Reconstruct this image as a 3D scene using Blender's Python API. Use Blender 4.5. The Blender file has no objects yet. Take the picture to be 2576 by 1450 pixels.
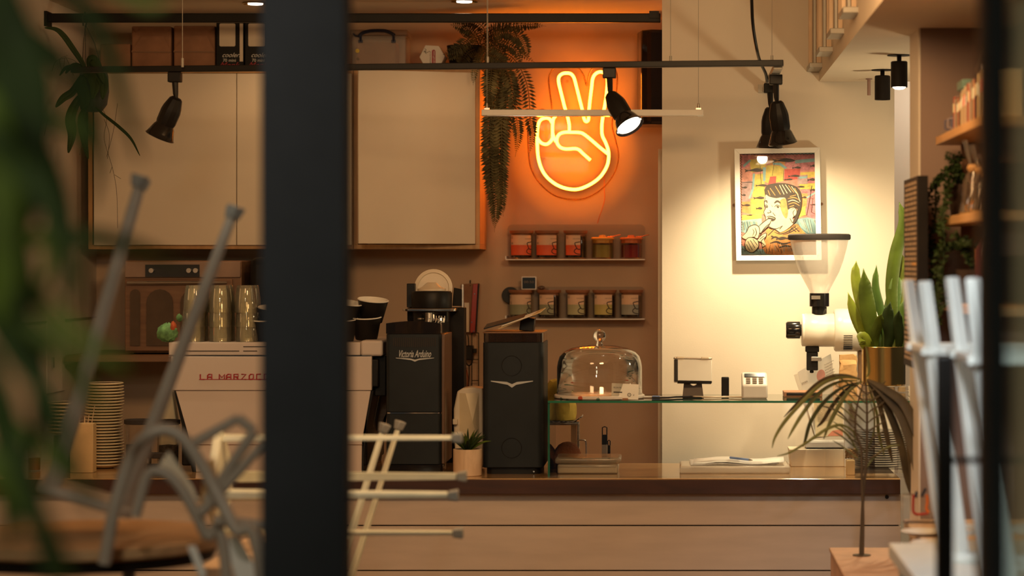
import bpy, bmesh, math, random
from mathutils import Vector, Matrix, Euler
random.seed(7)
sc = bpy.context.scene
C = sc.collection
# ------------------------------------------------------------------ camera, world, exposure
F = 85.0 / 36.0 * 2576.0          # focal length in pixels
VX, VY, CZ = 1700.0, 665.0, 1.62  # vanishing point of the depth lines, eye height
cam_d = bpy.data.cameras.new('camera'); cam = bpy.data.objects.new('camera', cam_d); C.objects.link(cam)
cam.location = (0, 0, CZ); cam.rotation_euler = (math.pi / 2, 0, 0)
cam_d.lens = 85; cam_d.sensor_width = 36; cam_d.sensor_fit = 'HORIZONTAL'
cam_d.shift_x = -(VX - 1288) / 2576.0; cam_d.shift_y = -(725 - VY) / 2576.0
cam_d.clip_start = 0.05; cam_d.clip_end = 60
cam_d.dof.use_dof = True; cam_d.dof.focus_distance = 8.8; cam_d.dof.aperture_fstop = 2.6
sc.camera = cam
w = bpy.data.worlds.new('world'); sc.world = w; w.use_nodes = True
w.node_tree.nodes['Background'].inputs[0].default_value = (0.75, 0.72, 0.65, 1)
w.node_tree.nodes['Background'].inputs[1].default_value = 0.035
sc.view_settings.view_transform = 'Standard'; sc.view_settings.look = 'None'
sc.view_settings.gamma = 1.0; sc.view_settings.use_curve_mapping = False
sc.view_settings.exposure = 0.0
try:
    sc.cycles.transparent_max_bounces = 40; sc.cycles.max_bounces = 7; sc.cycles.glossy_bounces = 4
    sc.cycles.sample_clamp_indirect = 3.0; sc.cycles.use_denoising = True
    sc.cycles.caustics_reflective = False; sc.cycles.caustics_refractive = False
except Exception: pass

def lamp(name, kind, loc, energy, col, size=0.05, target=None, angle=60, blend=0.6, sy=None):
    d = bpy.data.lights.new(name, kind); d.energy = energy; d.color = col
    if kind == 'AREA':
        d.size = size
        if sy: d.shape = 'RECTANGLE'; d.size_y = sy
    else: d.shadow_soft_size = size
    if kind == 'SPOT': d.spot_size = math.radians(angle); d.spot_blend = blend
    o = bpy.data.objects.new(name, d); C.objects.link(o); o.location = loc
    if target is not None:
        o.rotation_euler = (Vector(target) - Vector(loc)).to_track_quat('-Z', 'Y').to_euler()
    return o
WARM = (1.0, 0.60, 0.28); WARM2 = (1.0, 0.80, 0.47)
# unseen fill lights added to brighten the seating room and the bar
lamp('room_fill', 'AREA', (-1.2, 5.6, 2.6), 14, (1.0, 0.57, 0.25), 0.5, (-1.2, 8.6, 0.9))
lamp('room_fill', 'AREA', (0.1, 5.6, 2.6), 38, (1.0, 0.60, 0.27), 0.5, (-0.3, 8.8, 1.1))
lamp('room_fill', 'SPOT', (0.35, 3.4, 2.25), 120, (0.90, 0.97, 1.0), 0.08, (0.78, 5.1, 1.1), 50, 0.7)
lamp('room_fill', 'SPOT', (-0.9, 2.6, 2.6), 48, (1.0, 0.86, 0.68), 0.1, (-1.1, 5.0, 1.0), 75, 0.8)
lamp('room_fill', 'SPOT', (-0.9, 4.2, 2.6), 22, (1.0, 0.95, 0.78), 0.08, (-0.72, 6.3, 1.0), 34, 0.7)
lamp('leaf_fill', 'AREA', (-0.9, 0.2, 2.6), 16, (1.0, 0.95, 0.62), 0.5, (-0.55, 1.95, 1.5))  # added fill without a fixture, lifts the dark foreground leaves

lamp('soffit_fill', 'POINT', (1.14, 8.25, 1.60), 15, WARM2, 0.06)  # unseen bulb added behind the column to brighten soffit and right wall
lamp('corridor_lamp', 'POINT', (1.05, 9.45, 2.3), 2.6, (1.0, 0.80, 0.60), 0.08)
# ------------------------------------------------------------------ helpers
def X(px, Y): return (px - VX) / F * Y
def Z(py, Y): return CZ + (VY - py) / F * Y
def P(px, py, Y): return Vector((X(px, Y), Y, Z(py, Y)))
def wloc(o):
    v = Vector((0, 0, 0))
    while o is not None: v += o.location; o = o.parent
    return v
class MB:
    def __init__(s): s.v = []; s.f = []; s.m = []; s.mi = 0
    def add(s, vs, fs):
        b = len(s.v); s.v += [Vector(v) for v in vs]; s.f += [tuple(b + i for i in f) for f in fs]; s.m += [s.mi] * len(fs); return s
    def mat(s, i): s.mi = i; return s
    def box(s, x0, x1, y0, y1, z0, z1):
        return s.add([(x0,y0,z0),(x1,y0,z0),(x1,y1,z0),(x0,y1,z0),(x0,y0,z1),(x1,y0,z1),(x1,y1,z1),(x0,y1,z1)],
                     [(0,3,2,1),(4,5,6,7),(0,1,5,4),(1,2,6,5),(2,3,7,6),(3,0,4,7)])
    def obox(s, c, d, R=None):
        a, b, e = d[0]/2, d[1]/2, d[2]/2; R = R or Matrix.Identity(3); c = Vector(c)
        pts = [(-a,-b,-e),(a,-b,-e),(a,b,-e),(-a,b,-e),(-a,-b,e),(a,-b,e),(a,b,e),(-a,b,e)]
        return s.add([c + R @ Vector(p) for p in pts], [(0,3,2,1),(4,5,6,7),(0,1,5,4),(1,2,6,5),(2,3,7,6),(3,0,4,7)])
    def lathe(s, prof, o=(0,0,0), seg=24, R=None, a0=0, a1=2*math.pi, close=True):
        o = Vector(o); R = R or Matrix.Identity(3); n = len(prof); full = abs(a1 - a0 - 2*math.pi) < 1e-6
        k = seg if full else seg + 1; vs = []; fs = []
        for i in range(k):
            a = a0 + (a1 - a0) * i / seg
            for r, z in prof: vs.append(o + R @ Vector((r*math.cos(a), r*math.sin(a), z)))
        for i in range(seg):
            j = (i + 1) % k
            for q in range(n - 1): fs.append((i*n+q, j*n+q, j*n+q+1, i*n+q+1))
        return s.add(vs, fs)
    def cyl(s, p0, p1, r0, r1=None, seg=14):
        return s.tube([p0, p1], [r0, r0 if r1 is None else r1], seg)
    def tube(s, pts, r, seg=8, cap=True, closed=False):
        pts = [Vector(p) for p in pts]; n = len(pts)
        rs = r if isinstance(r, (list, tuple)) else [r] * n
        vs = []; fs = []; T = []
        for i in range(n):
            a = pts[i-1] if (i > 0 or closed) else pts[0]; b = pts[(i+1) % n] if (i < n-1 or closed) else pts[-1]
            t = (b - a); T.append(t.normalized() if t.length > 1e-9 else Vector((0,0,1)))
        u = T[0].orthogonal().normalized()
        for i in range(n):
            u = (u - T[i] * u.dot(T[i])).normalized(); w_ = T[i].cross(u)
            for k in range(seg):
                a = 2*math.pi*k/seg; vs.append(pts[i] + (u*math.cos(a) + w_*math.sin(a)) * rs[i])
        for i in range(n if closed else n - 1):
            j = (i + 1) % n
            for k in range(seg): l = (k+1) % seg; fs.append((i*seg+k, i*seg+l, j*seg+l, j*seg+k))
        if cap and not closed: fs.append(tuple(range(seg))[::-1]); fs.append(tuple((n-1)*seg + k for k in range(seg)))
        return s.add(vs, fs)
    def ribbon(s, pts, ws, nrm=(0,-1,0), fold=0.0, th=0.0):
        """a blade along pts; ws the half widths; fold lifts the edges; a real leaf cross-section"""
        pts = [Vector(p) for p in pts]; n = len(pts); N0 = Vector(nrm); vs = []; fs = []
        ws = ws if isinstance(ws, (list, tuple)) else [ws]*n
        for i in range(n):
            t = (pts[min(i+1,n-1)] - pts[max(i-1,0)]).normalized(); sd = t.cross(N0)
            if sd.length < 1e-4: sd = t.orthogonal()
            sd.normalize(); nn = sd.cross(t).normalized()
            vs += [pts[i] - sd*ws[i] + nn*fold*ws[i], pts[i], pts[i] + sd*ws[i] + nn*fold*ws[i]]
        for i in range(n-1):
            fs += [(3*i,3*i+1,3*i+4,3*i+3), (3*i+1,3*i+2,3*i+5,3*i+4)]
        s.add(vs, fs)
        if th:
            o = N0.normalized()*th; s.add([v - o for v in vs], [f[::-1] for f in fs])
        return s
    def prism(s, pts, fn, d0, d1):
        """closed outline pts (2D) pushed from depth d0 to d1; fn(u,v,d) -> point"""
        n = len(pts); vs = [fn(u,v,d0) for u,v in pts] + [fn(u,v,d1) for u,v in pts]
        return s.add(vs, [tuple(range(n)), tuple(range(2*n-1, n-1, -1))] + [(i, n+i, n+(i+1)%n, (i+1)%n) for i in range(n)])
    def build(s, name, mats, parent=None, local=False, bevel=0, bseg=2, smooth=35, fix=True, solid=0, sub=0, origin=None):
        me = bpy.data.meshes.new(name)
        if parent is None and not local:
            if origin is None:
                lo = [min(v[i] for v in s.v) for i in range(3)]; hi = [max(v[i] for v in s.v) for i in range(3)]
                origin = Vector(((lo[0]+hi[0])/2, (lo[1]+hi[1])/2, lo[2]))
            off = Vector(origin)
        elif not local: off = wloc(parent)
        else: off = Vector((0,0,0))
        me.from_pydata([tuple(v - off) for v in s.v], [], s.f)
        for m in (mats if isinstance(mats, (list, tuple)) else [mats]): me.materials.append(m)
        for p, k in zip(me.polygons, s.m): p.material_index = k; p.use_smooth = smooth > 0
        if fix:
            bm = bmesh.new(); bm.from_mesh(me); bmesh.ops.recalc_face_normals(bm, faces=bm.faces); bm.to_mesh(me); bm.free()
        if smooth > 0: me.set_sharp_from_angle(angle=math.radians(smooth))
        me.update()
        o = bpy.data.objects.new(name, me); C.objects.link(o)
        if parent is not None: o.parent = parent
        elif not local: o.location = off
        if bevel:
            b = o.modifiers.new('bevel', 'BEVEL'); b.width = bevel; b.segments = bseg; b.limit_method = 'ANGLE'; b.harden_normals = False
        if sub:
            b = o.modifiers.new('sub', 'SUBSURF'); b.levels = sub; b.render_levels = sub
        if solid:
            b = o.modifiers.new('solid', 'SOLIDIFY'); b.thickness = solid; b.offset = 0
        return o
def tag(o, label, cat, group=None):
    o['label'] = label; o['category'] = cat
    if group: o['group'] = group
    return o
def thing(name, label, cat, loc, group=None, rot=None):
    o = bpy.data.objects.new(name, None); C.objects.link(o); o.location = loc
    if rot: o.rotation_euler = rot
    o.empty_display_size = 0.05
    return tag(o, label, cat, group)
def struct(o): o['kind'] = 'structure'; return o
KIDS = {}
def kids(o): return [c for c in o.children]
def dup(o, loc, label=None, rot=None, parent=None):
    c = o.copy(); C.objects.link(c)
    if parent is not None: c.parent = parent
    else: c.location = loc
    if label: c['label'] = label
    if rot is not None: c.rotation_euler = rot
    for k in list(o.children): dup(k, None, parent=c)
    return c
def sm(pts, n=6, closed=False):
    """Catmull-Rom through pts"""
    P_ = [Vector(p) for p in pts]; out = []; L = len(P_)
    for i in range(L if closed else L-1):
        a = P_[(i-1) % L] if (closed or i > 0) else P_[0]*2 - P_[1]; b = P_[i]; c = P_[(i+1) % L]; d = P_[(i+2) % L] if (closed or i+2 < L) else P_[-1]*2 - P_[-2]
        for k in range(n):
            t = k/n; out.append(0.5*((2*b) + (c-a)*t + (2*a-5*b+4*c-d)*t*t + (3*b-a-3*c+d)*t**3))
    if not closed: out.append(P_[-1])
    return out
def px_path(pp, Y, n=6, closed=False): return sm([P(x, y, Y) if not isinstance(Y, (list, tuple)) else P(x, y, Y[i]) for i, (x, y) in enumerate(pp)], n, closed)
_tc = {}
def text2d(s_, size, shear=0.0, bold=0.0):
    k = (s_, shear, bold)
    if k not in _tc:
        cu = bpy.data.curves.new('t', 'FONT'); cu.body = s_; cu.size = 1; cu.shear = shear; cu.offset = bold; cu.resolution_u = 3
        ob = bpy.data.objects.new('t', cu); C.objects.link(ob)
        dg = bpy.context.evaluated_depsgraph_get(); me = bpy.data.meshes.new_from_object(ob.evaluated_get(dg))
        vs = [(v.co.x, v.co.y) for v in me.vertices]; fs = [tuple(p.vertices) for p in me.polygons]
        bpy.data.objects.remove(ob); bpy.data.curves.remove(cu); bpy.data.meshes.remove(me)
        _tc[k] = (vs, fs)
    vs, fs = _tc[k]
    return [(x*size, y*size) for x, y in vs], fs
def put_text(mb, s_, size, fn, shear=0.0, width=None, bold=0.0):
    vs, fs = text2d(s_, size, shear, bold)
    if not vs: return
    k = 1.0
    if width: k = width / max(v[0] for v in vs)
    mb.add([fn(x*k, y) for x, y in vs], fs)
def plane_fn(o, u, v): o, u, v = Vector(o), Vector(u), Vector(v); return lambda a, b, d=0.0: o + u*a + v*b + u.cross(v)*d

# ------------------------------------------------------------------ materials
def mat(name, col, rough=0.5, metal=0.0, var=0.06, scale=12, bump=0.0, bscale=120, emit=None, es=0, coat=0.0, trans=0.0, spec=0.5, sss=0, stretch=None):
    m = bpy.data.materials.new(name); m.use_nodes = True; nt = m.node_tree; b = nt.nodes['Principled BSDF']
    b.inputs['Roughness'].default_value = rough; b.inputs['Metallic'].default_value = metal
    b.inputs['Coat Weight'].default_value = coat; b.inputs['Coat Roughness'].default_value = 0.08
    b.inputs['Specular IOR Level'].default_value = spec
    tc = nt.nodes.new('ShaderNodeTexCoord'); mp = nt.nodes.new('ShaderNodeMapping'); nt.links.new(tc.outputs['Object'], mp.inputs[0])
    if stretch: mp.inputs['Scale'].default_value = stretch
    n = nt.nodes.new('ShaderNodeTexNoise'); n.inputs['Scale'].default_value = scale; n.inputs['Detail'].default_value = 4; nt.links.new(mp.outputs[0], n.inputs['Vector'])
    r = nt.nodes.new('ShaderNodeValToRGB'); c = Vector(col[:3])
    lo = [max(0, x*(1-var*2.2)) for x in c]; hi = [min(1, x*(1+var*1.6)) for x in c]
    r.color_ramp.elements[0].position = 0.3; r.color_ramp.elements[1].position = 0.7
    r.color_ramp.elements[0].color = (*lo, 1); r.color_ramp.elements[1].color = (*hi, 1)
    nt.links.new(n.outputs['Fac'], r.inputs[0]); nt.links.new(r.outputs[0], b.inputs['Base Color'])
    if bump:
        n2 = nt.nodes.new('ShaderNodeTexNoise'); n2.inputs['Scale'].default_value = bscale; nt.links.new(mp.outputs[0], n2.inputs['Vector'])
        bu = nt.nodes.new('ShaderNodeBump'); bu.inputs['Strength'].default_value = bump; bu.inputs['Distance'].default_value = 0.01
        nt.links.new(n2.outputs['Fac'], bu.inputs['Height']); nt.links.new(bu.outputs[0], b.inputs['Normal'])
    if emit: b.inputs['Emission Color'].default_value = (*emit, 1); b.inputs['Emission Strength'].default_value = es
    if trans: b.inputs['Transmission Weight'].default_value = trans
    return m
def wood(name, a, b_, rough=0.4, scale=3.0, stretch=(1, 12, 12), coat=0.0):
    m = mat(name, a, rough, coat=coat); nt = m.node_tree
    n = [x for x in nt.nodes if x.type == 'TEX_NOISE'][0]; mp = [x for x in nt.nodes if x.type == 'MAPPING'][0]; r = [x for x in nt.nodes if x.type == 'VALTORGB'][0]
    mp.inputs['Scale'].default_value = stretch; n.inputs['Scale'].default_value = scale; n.inputs['Detail'].default_value = 7; n.inputs['Distortion'].default_value = 1.2
    r.color_ramp.elements[0].color = (*a, 1); r.color_ramp.elements[1].color = (*b_, 1)
    return m
def glass(name, tint=(1,1,1), refl=1.0, edge=0.25, milk=0.0, milkcol=(0.9,0.88,0.85), rough=0.03):
    """thin clear glass: passes light straight, reflects by Fresnel, darkens a little at grazing edges"""
    m = bpy.data.materials.new(name); m.use_nodes = True; nt = m.node_tree; nt.nodes.clear()
    out = nt.nodes.new('ShaderNodeOutputMaterial'); t = nt.nodes.new('ShaderNodeBsdfTransparent'); g = nt.nodes.new('ShaderNodeBsdfGlossy'); d = nt.nodes.new('ShaderNodeBsdfDiffuse')
    g.inputs['Roughness'].default_value = rough; g.inputs['Color'].default_value = (1,1,1,1); d.inputs['Color'].default_value = (*milkcol, 1)
    lw = nt.nodes.new('ShaderNodeLayerWeight'); lw.inputs['Blend'].default_value = 0.25
    rp = nt.nodes.new('ShaderNodeValToRGB'); rp.color_ramp.elements[0].color = (*tint, 1); rp.color_ramp.elements[0].position = 0.4
    rp.color_ramp.elements[1].color = (*[x*(1-edge) for x in tint], 1)
    nt.links.new(lw.outputs['Facing'], rp.inputs[0]); nt.links.new(rp.outputs[0], t.inputs['Color'])
    fr = nt.nodes.new('ShaderNodeFresnel'); fr.inputs['IOR'].default_value = 1.5
    mu = nt.nodes.new('ShaderNodeMath'); mu.operation = 'MULTIPLY'; mu.inputs[1].default_value = refl; mu.use_clamp = True
    nt.links.new(fr.outputs[0], mu.inputs[0])
    m0 = nt.nodes.new('ShaderNodeMixShader'); m0.inputs[0].default_value = milk; nt.links.new(t.outputs[0], m0.inputs[1]); nt.links.new(d.outputs[0], m0.inputs[2])
    m1 = nt.nodes.new('ShaderNodeMixShader'); nt.links.new(mu.outputs[0], m1.inputs[0]); nt.links.new(m0.outputs[0], m1.inputs[1]); nt.links.new(g.outputs[0], m1.inputs[2])
    nt.links.new(m1.outputs[0], out.inputs[0])
    return m
M = {}
M['wall'] = mat('wall_paint', (0.78, 0.69, 0.58), 0.85, var=0.02, scale=3, bump=0.025, bscale=200)
M['wall_back'] = mat('wall_paint_back', (0.62, 0.45, 0.31), 0.85, var=0.03, scale=3, bump=0.05, bscale=200)
M['wall_brown'] = mat('wall_paint_brown_shaded', (0.28, 0.195, 0.16), 0.85, var=0.03, scale=3)  # brown darkened to carry the shade on the column front
M['wall_pale'] = mat('wall_paint_pale', (0.86, 0.82, 0.76), 0.8, var=0.02, scale=3)
M['ceil'] = mat('ceiling_paint', (0.78, 0.66, 0.52), 0.9, var=0.02, scale=3)
M['floor'] = wood('floor_wood', (0.16, 0.09, 0.05), (0.25, 0.15, 0.08), 0.5)
M['clad'] = mat('cladding_paint', (0.60, 0.49, 0.41), 0.6, var=0.03, scale=5, stretch=(1, 1, 6))
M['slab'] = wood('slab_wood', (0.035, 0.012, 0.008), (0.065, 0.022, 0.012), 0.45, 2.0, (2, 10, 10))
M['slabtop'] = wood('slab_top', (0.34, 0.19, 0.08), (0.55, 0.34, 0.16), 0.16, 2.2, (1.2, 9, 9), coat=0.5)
M['oak'] = wood('oak', (0.50, 0.27, 0.10), (0.66, 0.38, 0.16), 0.45, 2.5, (8, 8, 1))
M['oakx'] = wood('oak_shelf', (0.52, 0.28, 0.10), (0.68, 0.40, 0.17), 0.45, 2.5, (8, 1, 8))
M['palewood'] = wood('pale_wood', (0.62, 0.44, 0.28), (0.78, 0.58, 0.40), 0.55, 4, (10, 10, 1.5))
M['tablewood'] = wood('table_wood', (0.42, 0.25, 0.12), (0.58, 0.36, 0.19), 0.45, 2, (1, 8, 8))
M['door'] = mat('cabinet_door_laminate', (0.80, 0.70, 0.56), 0.5, var=0.02, scale=3)
M['walnut'] = wood('brown_shelf', (0.20, 0.10, 0.055), (0.28, 0.15, 0.08), 0.5)
M['black'] = mat('black_plastic', (0.010, 0.008, 0.007), 0.45, var=0.1, spec=0.25)
M['blackmat'] = mat('black_matt_metal', (0.012, 0.009, 0.008), 0.6, var=0.1, spec=0.2)
M['post'] = mat('post_paint', (0.022, 0.025, 0.031), 0.8, var=0.05, spec=0.2)
M['blackgloss'] = mat('black_gloss', (0.012, 0.010, 0.010), 0.12, var=0.1)
M['char'] = mat('charcoal_paint', (0.011, 0.015, 0.019), 0.5, var=0.08, spec=0.3)
M['chrome'] = mat('chrome', (0.80, 0.78, 0.75), 0.12, 1.0, var=0.02)
M['silver'] = mat('silver_badge', (0.62, 0.60, 0.56), 0.3, 0.4, var=0.03)
M['steel'] = mat('brushed_steel', (0.55, 0.50, 0.45), 0.35, 1.0, var=0.08, stretch=(1, 1, 30))
M['greymetal'] = mat('grey_metal', (0.42, 0.39, 0.34), 0.5, 0.3, var=0.04)
M['gold'] = mat('brass', (0.72, 0.47, 0.16), 0.20, 1.0, var=0.05, scale=5)
M['white'] = mat('white_plastic', (0.86, 0.84, 0.80), 0.35, var=0.02)
M['machine'] = mat('machine_panel', (0.64, 0.56, 0.52), 0.42, var=0.02, scale=4)
M['cream'] = mat('cream_glaze', (0.80, 0.66, 0.44), 0.30, var=0.03)
M['creamplastic'] = mat('cream_plastic', (0.78, 0.66, 0.50), 0.35, var=0.03)
M['darkglaze'] = mat('dark_glaze', (0.05, 0.030, 0.022), 0.3, var=0.1)
M['stool'] = mat('stool_metal', (0.40, 0.34, 0.28), 0.5, 0.0, var=0.05)
M['stoolpale'] = mat('stool_pale', (0.80, 0.80, 0.64), 0.5, 0.0, var=0.05)
M['stoolwhite'] = mat('stool_white', (0.82, 0.84, 0.80), 0.45, var=0.03)
M['foot'] = mat('rubber_foot', (0.30, 0.30, 0.28), 0.7, var=0.05)
M['paper'] = mat('paper', (0.88, 0.84, 0.76), 0.8, var=0.02)
M['paperlamp'] = mat('white_paper', (0.92, 0.90, 0.86), 0.75, var=0.02)
M['kraft'] = mat('kraft_paper', (0.36, 0.18, 0.10), 0.8, var=0.12, scale=9, bump=0.15, bscale=40)  # brown lowered slightly for the rail's shade on the packages
M['kraftpale'] = mat('kraft_card', (0.66, 0.47, 0.24), 0.8, var=0.06)
M['ink'] = mat('ink', (0.03, 0.022, 0.02), 0.8, var=0.05)
M['inksoft'] = mat('grey_ink', (0.25, 0.20, 0.16), 0.8)
M['red'] = mat('red_enamel', (0.42, 0.030, 0.022), 0.4)
M['redletter'] = mat('red_lettering', (0.40, 0.02, 0.03), 0.4)
M['orange'] = mat('orange_label', (0.80, 0.14, 0.05), 0.6)
M['green1'] = mat('sage_label', (0.32, 0.34, 0.22), 0.6)
M['green2'] = mat('pale_sage_label', (0.48, 0.48, 0.28), 0.6)
M['green3'] = mat('olive_label', (0.52, 0.46, 0.16), 0.6)
M['green4'] = mat('grey_green_label', (0.34, 0.37, 0.32), 0.6)
M['labelcream'] = mat('label_cream', (0.82, 0.60, 0.42), 0.7, var=0.02)
M['tea'] = mat('loose_tea', (0.035, 0.022, 0.015), 0.95, var=0.4, scale=90, bump=0.6, bscale=250)
M['matcha'] = mat('green_powder', (0.33, 0.28, 0.07), 0.95, var=0.12)
M['beet'] = mat('crimson_powder', (0.22, 0.015, 0.02), 0.95, var=0.15)
M['yellowlid'] = mat('amber_lid', (0.85, 0.42, 0.08), 0.5)
M['orangelid'] = mat('orange_lid', (0.80, 0.22, 0.06), 0.5)
M['lidwood'] = mat('wooden_lid', (0.40, 0.17, 0.08), 0.5, var=0.1)
M['leaf'] = mat('leaf_green', (0.085, 0.17, 0.025), 0.45, var=0.25, scale=10)
M['leafdark'] = mat('leaf_dark', (0.030, 0.052, 0.014), 0.6, var=0.25, scale=8, spec=0.2)
M['leafmid'] = mat('leaf_mid', (0.095, 0.145, 0.016), 0.5, var=0.25, scale=8, spec=0.3)
M['leafyellow'] = mat('leaf_yellow_green', (0.24, 0.30, 0.03), 0.45, var=0.25, scale=12)
M['fern'] = mat('fern', (0.10, 0.085, 0.035), 0.7, var=0.35, scale=14, spec=0.2)
M['palm'] = mat('palm', (0.12, 0.12, 0.025), 0.6, var=0.25, scale=8)
M['palmdark'] = mat('palm_dry', (0.075, 0.050, 0.018), 0.65, var=0.3, scale=8)
M['stem'] = mat('stem', (0.07, 0.045, 0.022), 0.7)
M['glass'] = glass('clear_glass')
M['glassjar'] = glass('jar_glass', (0.98, 0.96, 0.93), 0.5, 0.12)
M['tumbler'] = glass('tumbler_glass', (0.99, 0.98, 0.90), 1.0, 0.30, 0.13, (1.0, 0.93, 0.70))  # yellow milkiness stands in for light refracted in the glasses
M['dome'] = glass('dome_glass', (0.98, 0.97, 0.93), 1.3, 0.35, 0.012)
M['frost'] = glass('hopper_plastic', (0.98, 0.97, 0.96), 0.22, 0.06, 0.40, (0.93, 0.88, 0.84), 0.3)
M['acrylic'] = glass('acrylic', (0.97, 0.95, 0.93), 0.8, 0.15, 0.07)
M['glassgreen'] = mat('glass_edge', (0.03, 0.20, 0.12), 0.15, var=0.05, coat=0.5)
M['pane'] = glass('window_pane', (0.82, 0.88, 0.84), 0.9, 0.1, 0.40, (0.70, 0.62, 0.46))  # tan milkiness stands in for reflections in the pane
M['acrylicbox'] = glass('storage_plastic', (0.90, 0.86, 0.82), 0.7, 0.3, 0.22, (0.85, 0.75, 0.66), 0.25)
M['navy'] = mat('navy_plastic', (0.012, 0.018, 0.05), 0.4)
M['neon'] = mat('neon_tube', (1, 0.6, 0.2), 0.5, emit=(1.0, 0.23, 0.011), es=43)
M['lampglow'] = mat('lamp_glow', (1, 0.9, 0.7), 0.5, emit=(1.0, 0.86, 0.66), es=9)
M['lampglow2'] = mat('lamp_glow_dim', (1, 0.9, 0.7), 0.5, emit=(1.0, 0.75, 0.45), es=5)
M['brown'] = mat('brown_wool', (0.22, 0.075, 0.03), 0.95, var=0.15, bump=0.4)
M['yellowbag'] = mat('yellow_bag', (0.55, 0.38, 0.06), 0.8, var=0.15, bump=0.3, bscale=30)
M['bluepen'] = mat('blue_plastic', (0.25, 0.38, 0.75), 0.35)
M['tissue'] = mat('green_tissue', (0.16, 0.36, 0.14), 0.8, var=0.3, scale=40)
M['tissuered'] = mat('red_tissue', (0.60, 0.12, 0.04), 0.8, var=0.2)
M['copper'] = mat('copper', (0.85, 0.30, 0.12), 0.2, 1.0)
M['twine'] = mat('twine', (0.30, 0.19, 0.09), 0.9, var=0.25, scale=60, bump=0.5)
M['pink'] = mat('pink_card', (0.66, 0.40, 0.30), 0.8)
M['screen'] = mat('dark_screen', (0.02, 0.025, 0.035), 0.15)
M['amber'] = mat('amber_liquid', (0.30, 0.12, 0.03), 0.3)
# patterned board: cream with scattered flowers
def floral():
    m = mat('floral_board', (0.80, 0.72, 0.66), 0.4); nt = m.node_tree; b = nt.nodes['Principled BSDF']
    v = nt.nodes.new('ShaderNodeTexVoronoi'); v.inputs['Scale'].default_value = 42; tc = nt.nodes.new('ShaderNodeTexCoord'); nt.links.new(tc.outputs['Object'], v.inputs['Vector'])
    r = nt.nodes.new('ShaderNodeValToRGB'); r.color_ramp.interpolation = 'CONSTANT'
    for p, c in ((0.0, (0.55,0.10,0.05)), (0.2, (0.82,0.74,0.66)), (0.55, (0.12,0.22,0.16)), (0.68, (0.82,0.74,0.66)), (0.88, (0.75,0.35,0.2))):
        e = r.color_ramp.elements.new(p); e.color = (*c, 1)
    nt.links.new(v.outputs['Color'], r.inputs[0])
    mx = nt.nodes.new('ShaderNodeMix'); mx.data_type = 'RGBA'; mt = nt.nodes.new('ShaderNodeMath'); mt.operation = 'LESS_THAN'; mt.inputs[1].default_value = 0.36
    nt.links.new(v.outputs['Distance'], mt.inputs[0]); nt.links.new(mt.outputs[0], mx.inputs['Factor']); mx.inputs['A'].default_value = (0.82,0.74,0.66,1)
    nt.links.new(r.outputs[0], mx.inputs['B']); nt.links.new(mx.outputs['Result'], b.inputs['Base Color'])
    return m
M['floral'] = floral()
def checker(name, a, b_, s):
    m = mat(name, a, 0.9); nt = m.node_tree; c = nt.nodes.new('ShaderNodeTexChecker'); c.inputs['Scale'].default_value = s
    c.inputs['Color1'].default_value = (*a, 1); c.inputs['Color2'].default_value = (*b_, 1)
    tc = nt.nodes.new('ShaderNodeTexCoord'); nt.links.new(tc.outputs['Object'], c.inputs['Vector']); nt.links.new(c.outputs[0], nt.nodes['Principled BSDF'].inputs['Base Color'])
    return m
M['check'] = checker('checked_cloth', (0.65, 0.58, 0.50), (0.10, 0.07, 0.06), 120)

# ------------------------------------------------------------------ the room
def sbox(name, m, *a, **k): return struct(MB().box(*a).build(name, m, smooth=0, **k))
CEIL = 2.64
sbox('floor', M['floor'], -4.5, 1.6, -1.5, 10.3, -0.1, 0.0)
sbox('ceiling', M['ceil'], -4.5, 1.6, 2.4, 10.3, CEIL, CEIL+0.1)
sbox('wall_back', M['wall_back'], -2.52, 0.5, 10.1, 10.2, 0.0, CEIL)
sbox('wall_left', M['wall'], -2.52, -2.42, 4.0, 10.1, 0.0, CEIL)
sbox('wall_partition', M['wall'], X(1665.5, 9.05), X(2250, 9.05), 9.05, 9.17, 0.0, CEIL)
sbox('trim_1', M['wall'], X(1655, 9.1), X(1667, 9.1)+0.02, 9.175, 9.19, 0.0, Z(375, 9.18))
sbox('wall_corridor', M['wall_pale'], 0.45, 1.4, 9.75, 9.85, 0.0, CEIL)
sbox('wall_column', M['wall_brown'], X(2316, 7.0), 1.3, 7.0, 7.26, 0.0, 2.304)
sbox('column_lit_side', M['wall'], X(2316, 7.0)-.006, X(2316, 7.0)-.0005, 7.001, 7.262, 0.0, 2.304)  # paler sheet on the column's left face, lamp light put into its colour
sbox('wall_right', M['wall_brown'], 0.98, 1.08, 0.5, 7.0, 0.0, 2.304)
sbox('trim_2', M['ceil'], 0.536, 1.4, 3.2, 9.05, 2.304, CEIL)
# panel joints of the left wall: a flush service hatch
mb = MB()
for a in ((8.86, 1.30, 9.06, 1.50),):
    mb.box(-2.42, -2.412, 9.28, 9.55, 1.12, 1.42)
h = struct(mb.build('door_1', M['wall'], bevel=0.003)); mb = MB(); mb.box(-2.413, -2.405, 9.34, 9.36, 1.22, 1.26); mb.build('latch', M['greymetal'], h)
mb = MB(); mb.box(-2.42, -2.414, 8.7, 10.1, 1.395, 1.402); struct(mb.build('trim_3', M['wall_brown']))
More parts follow.
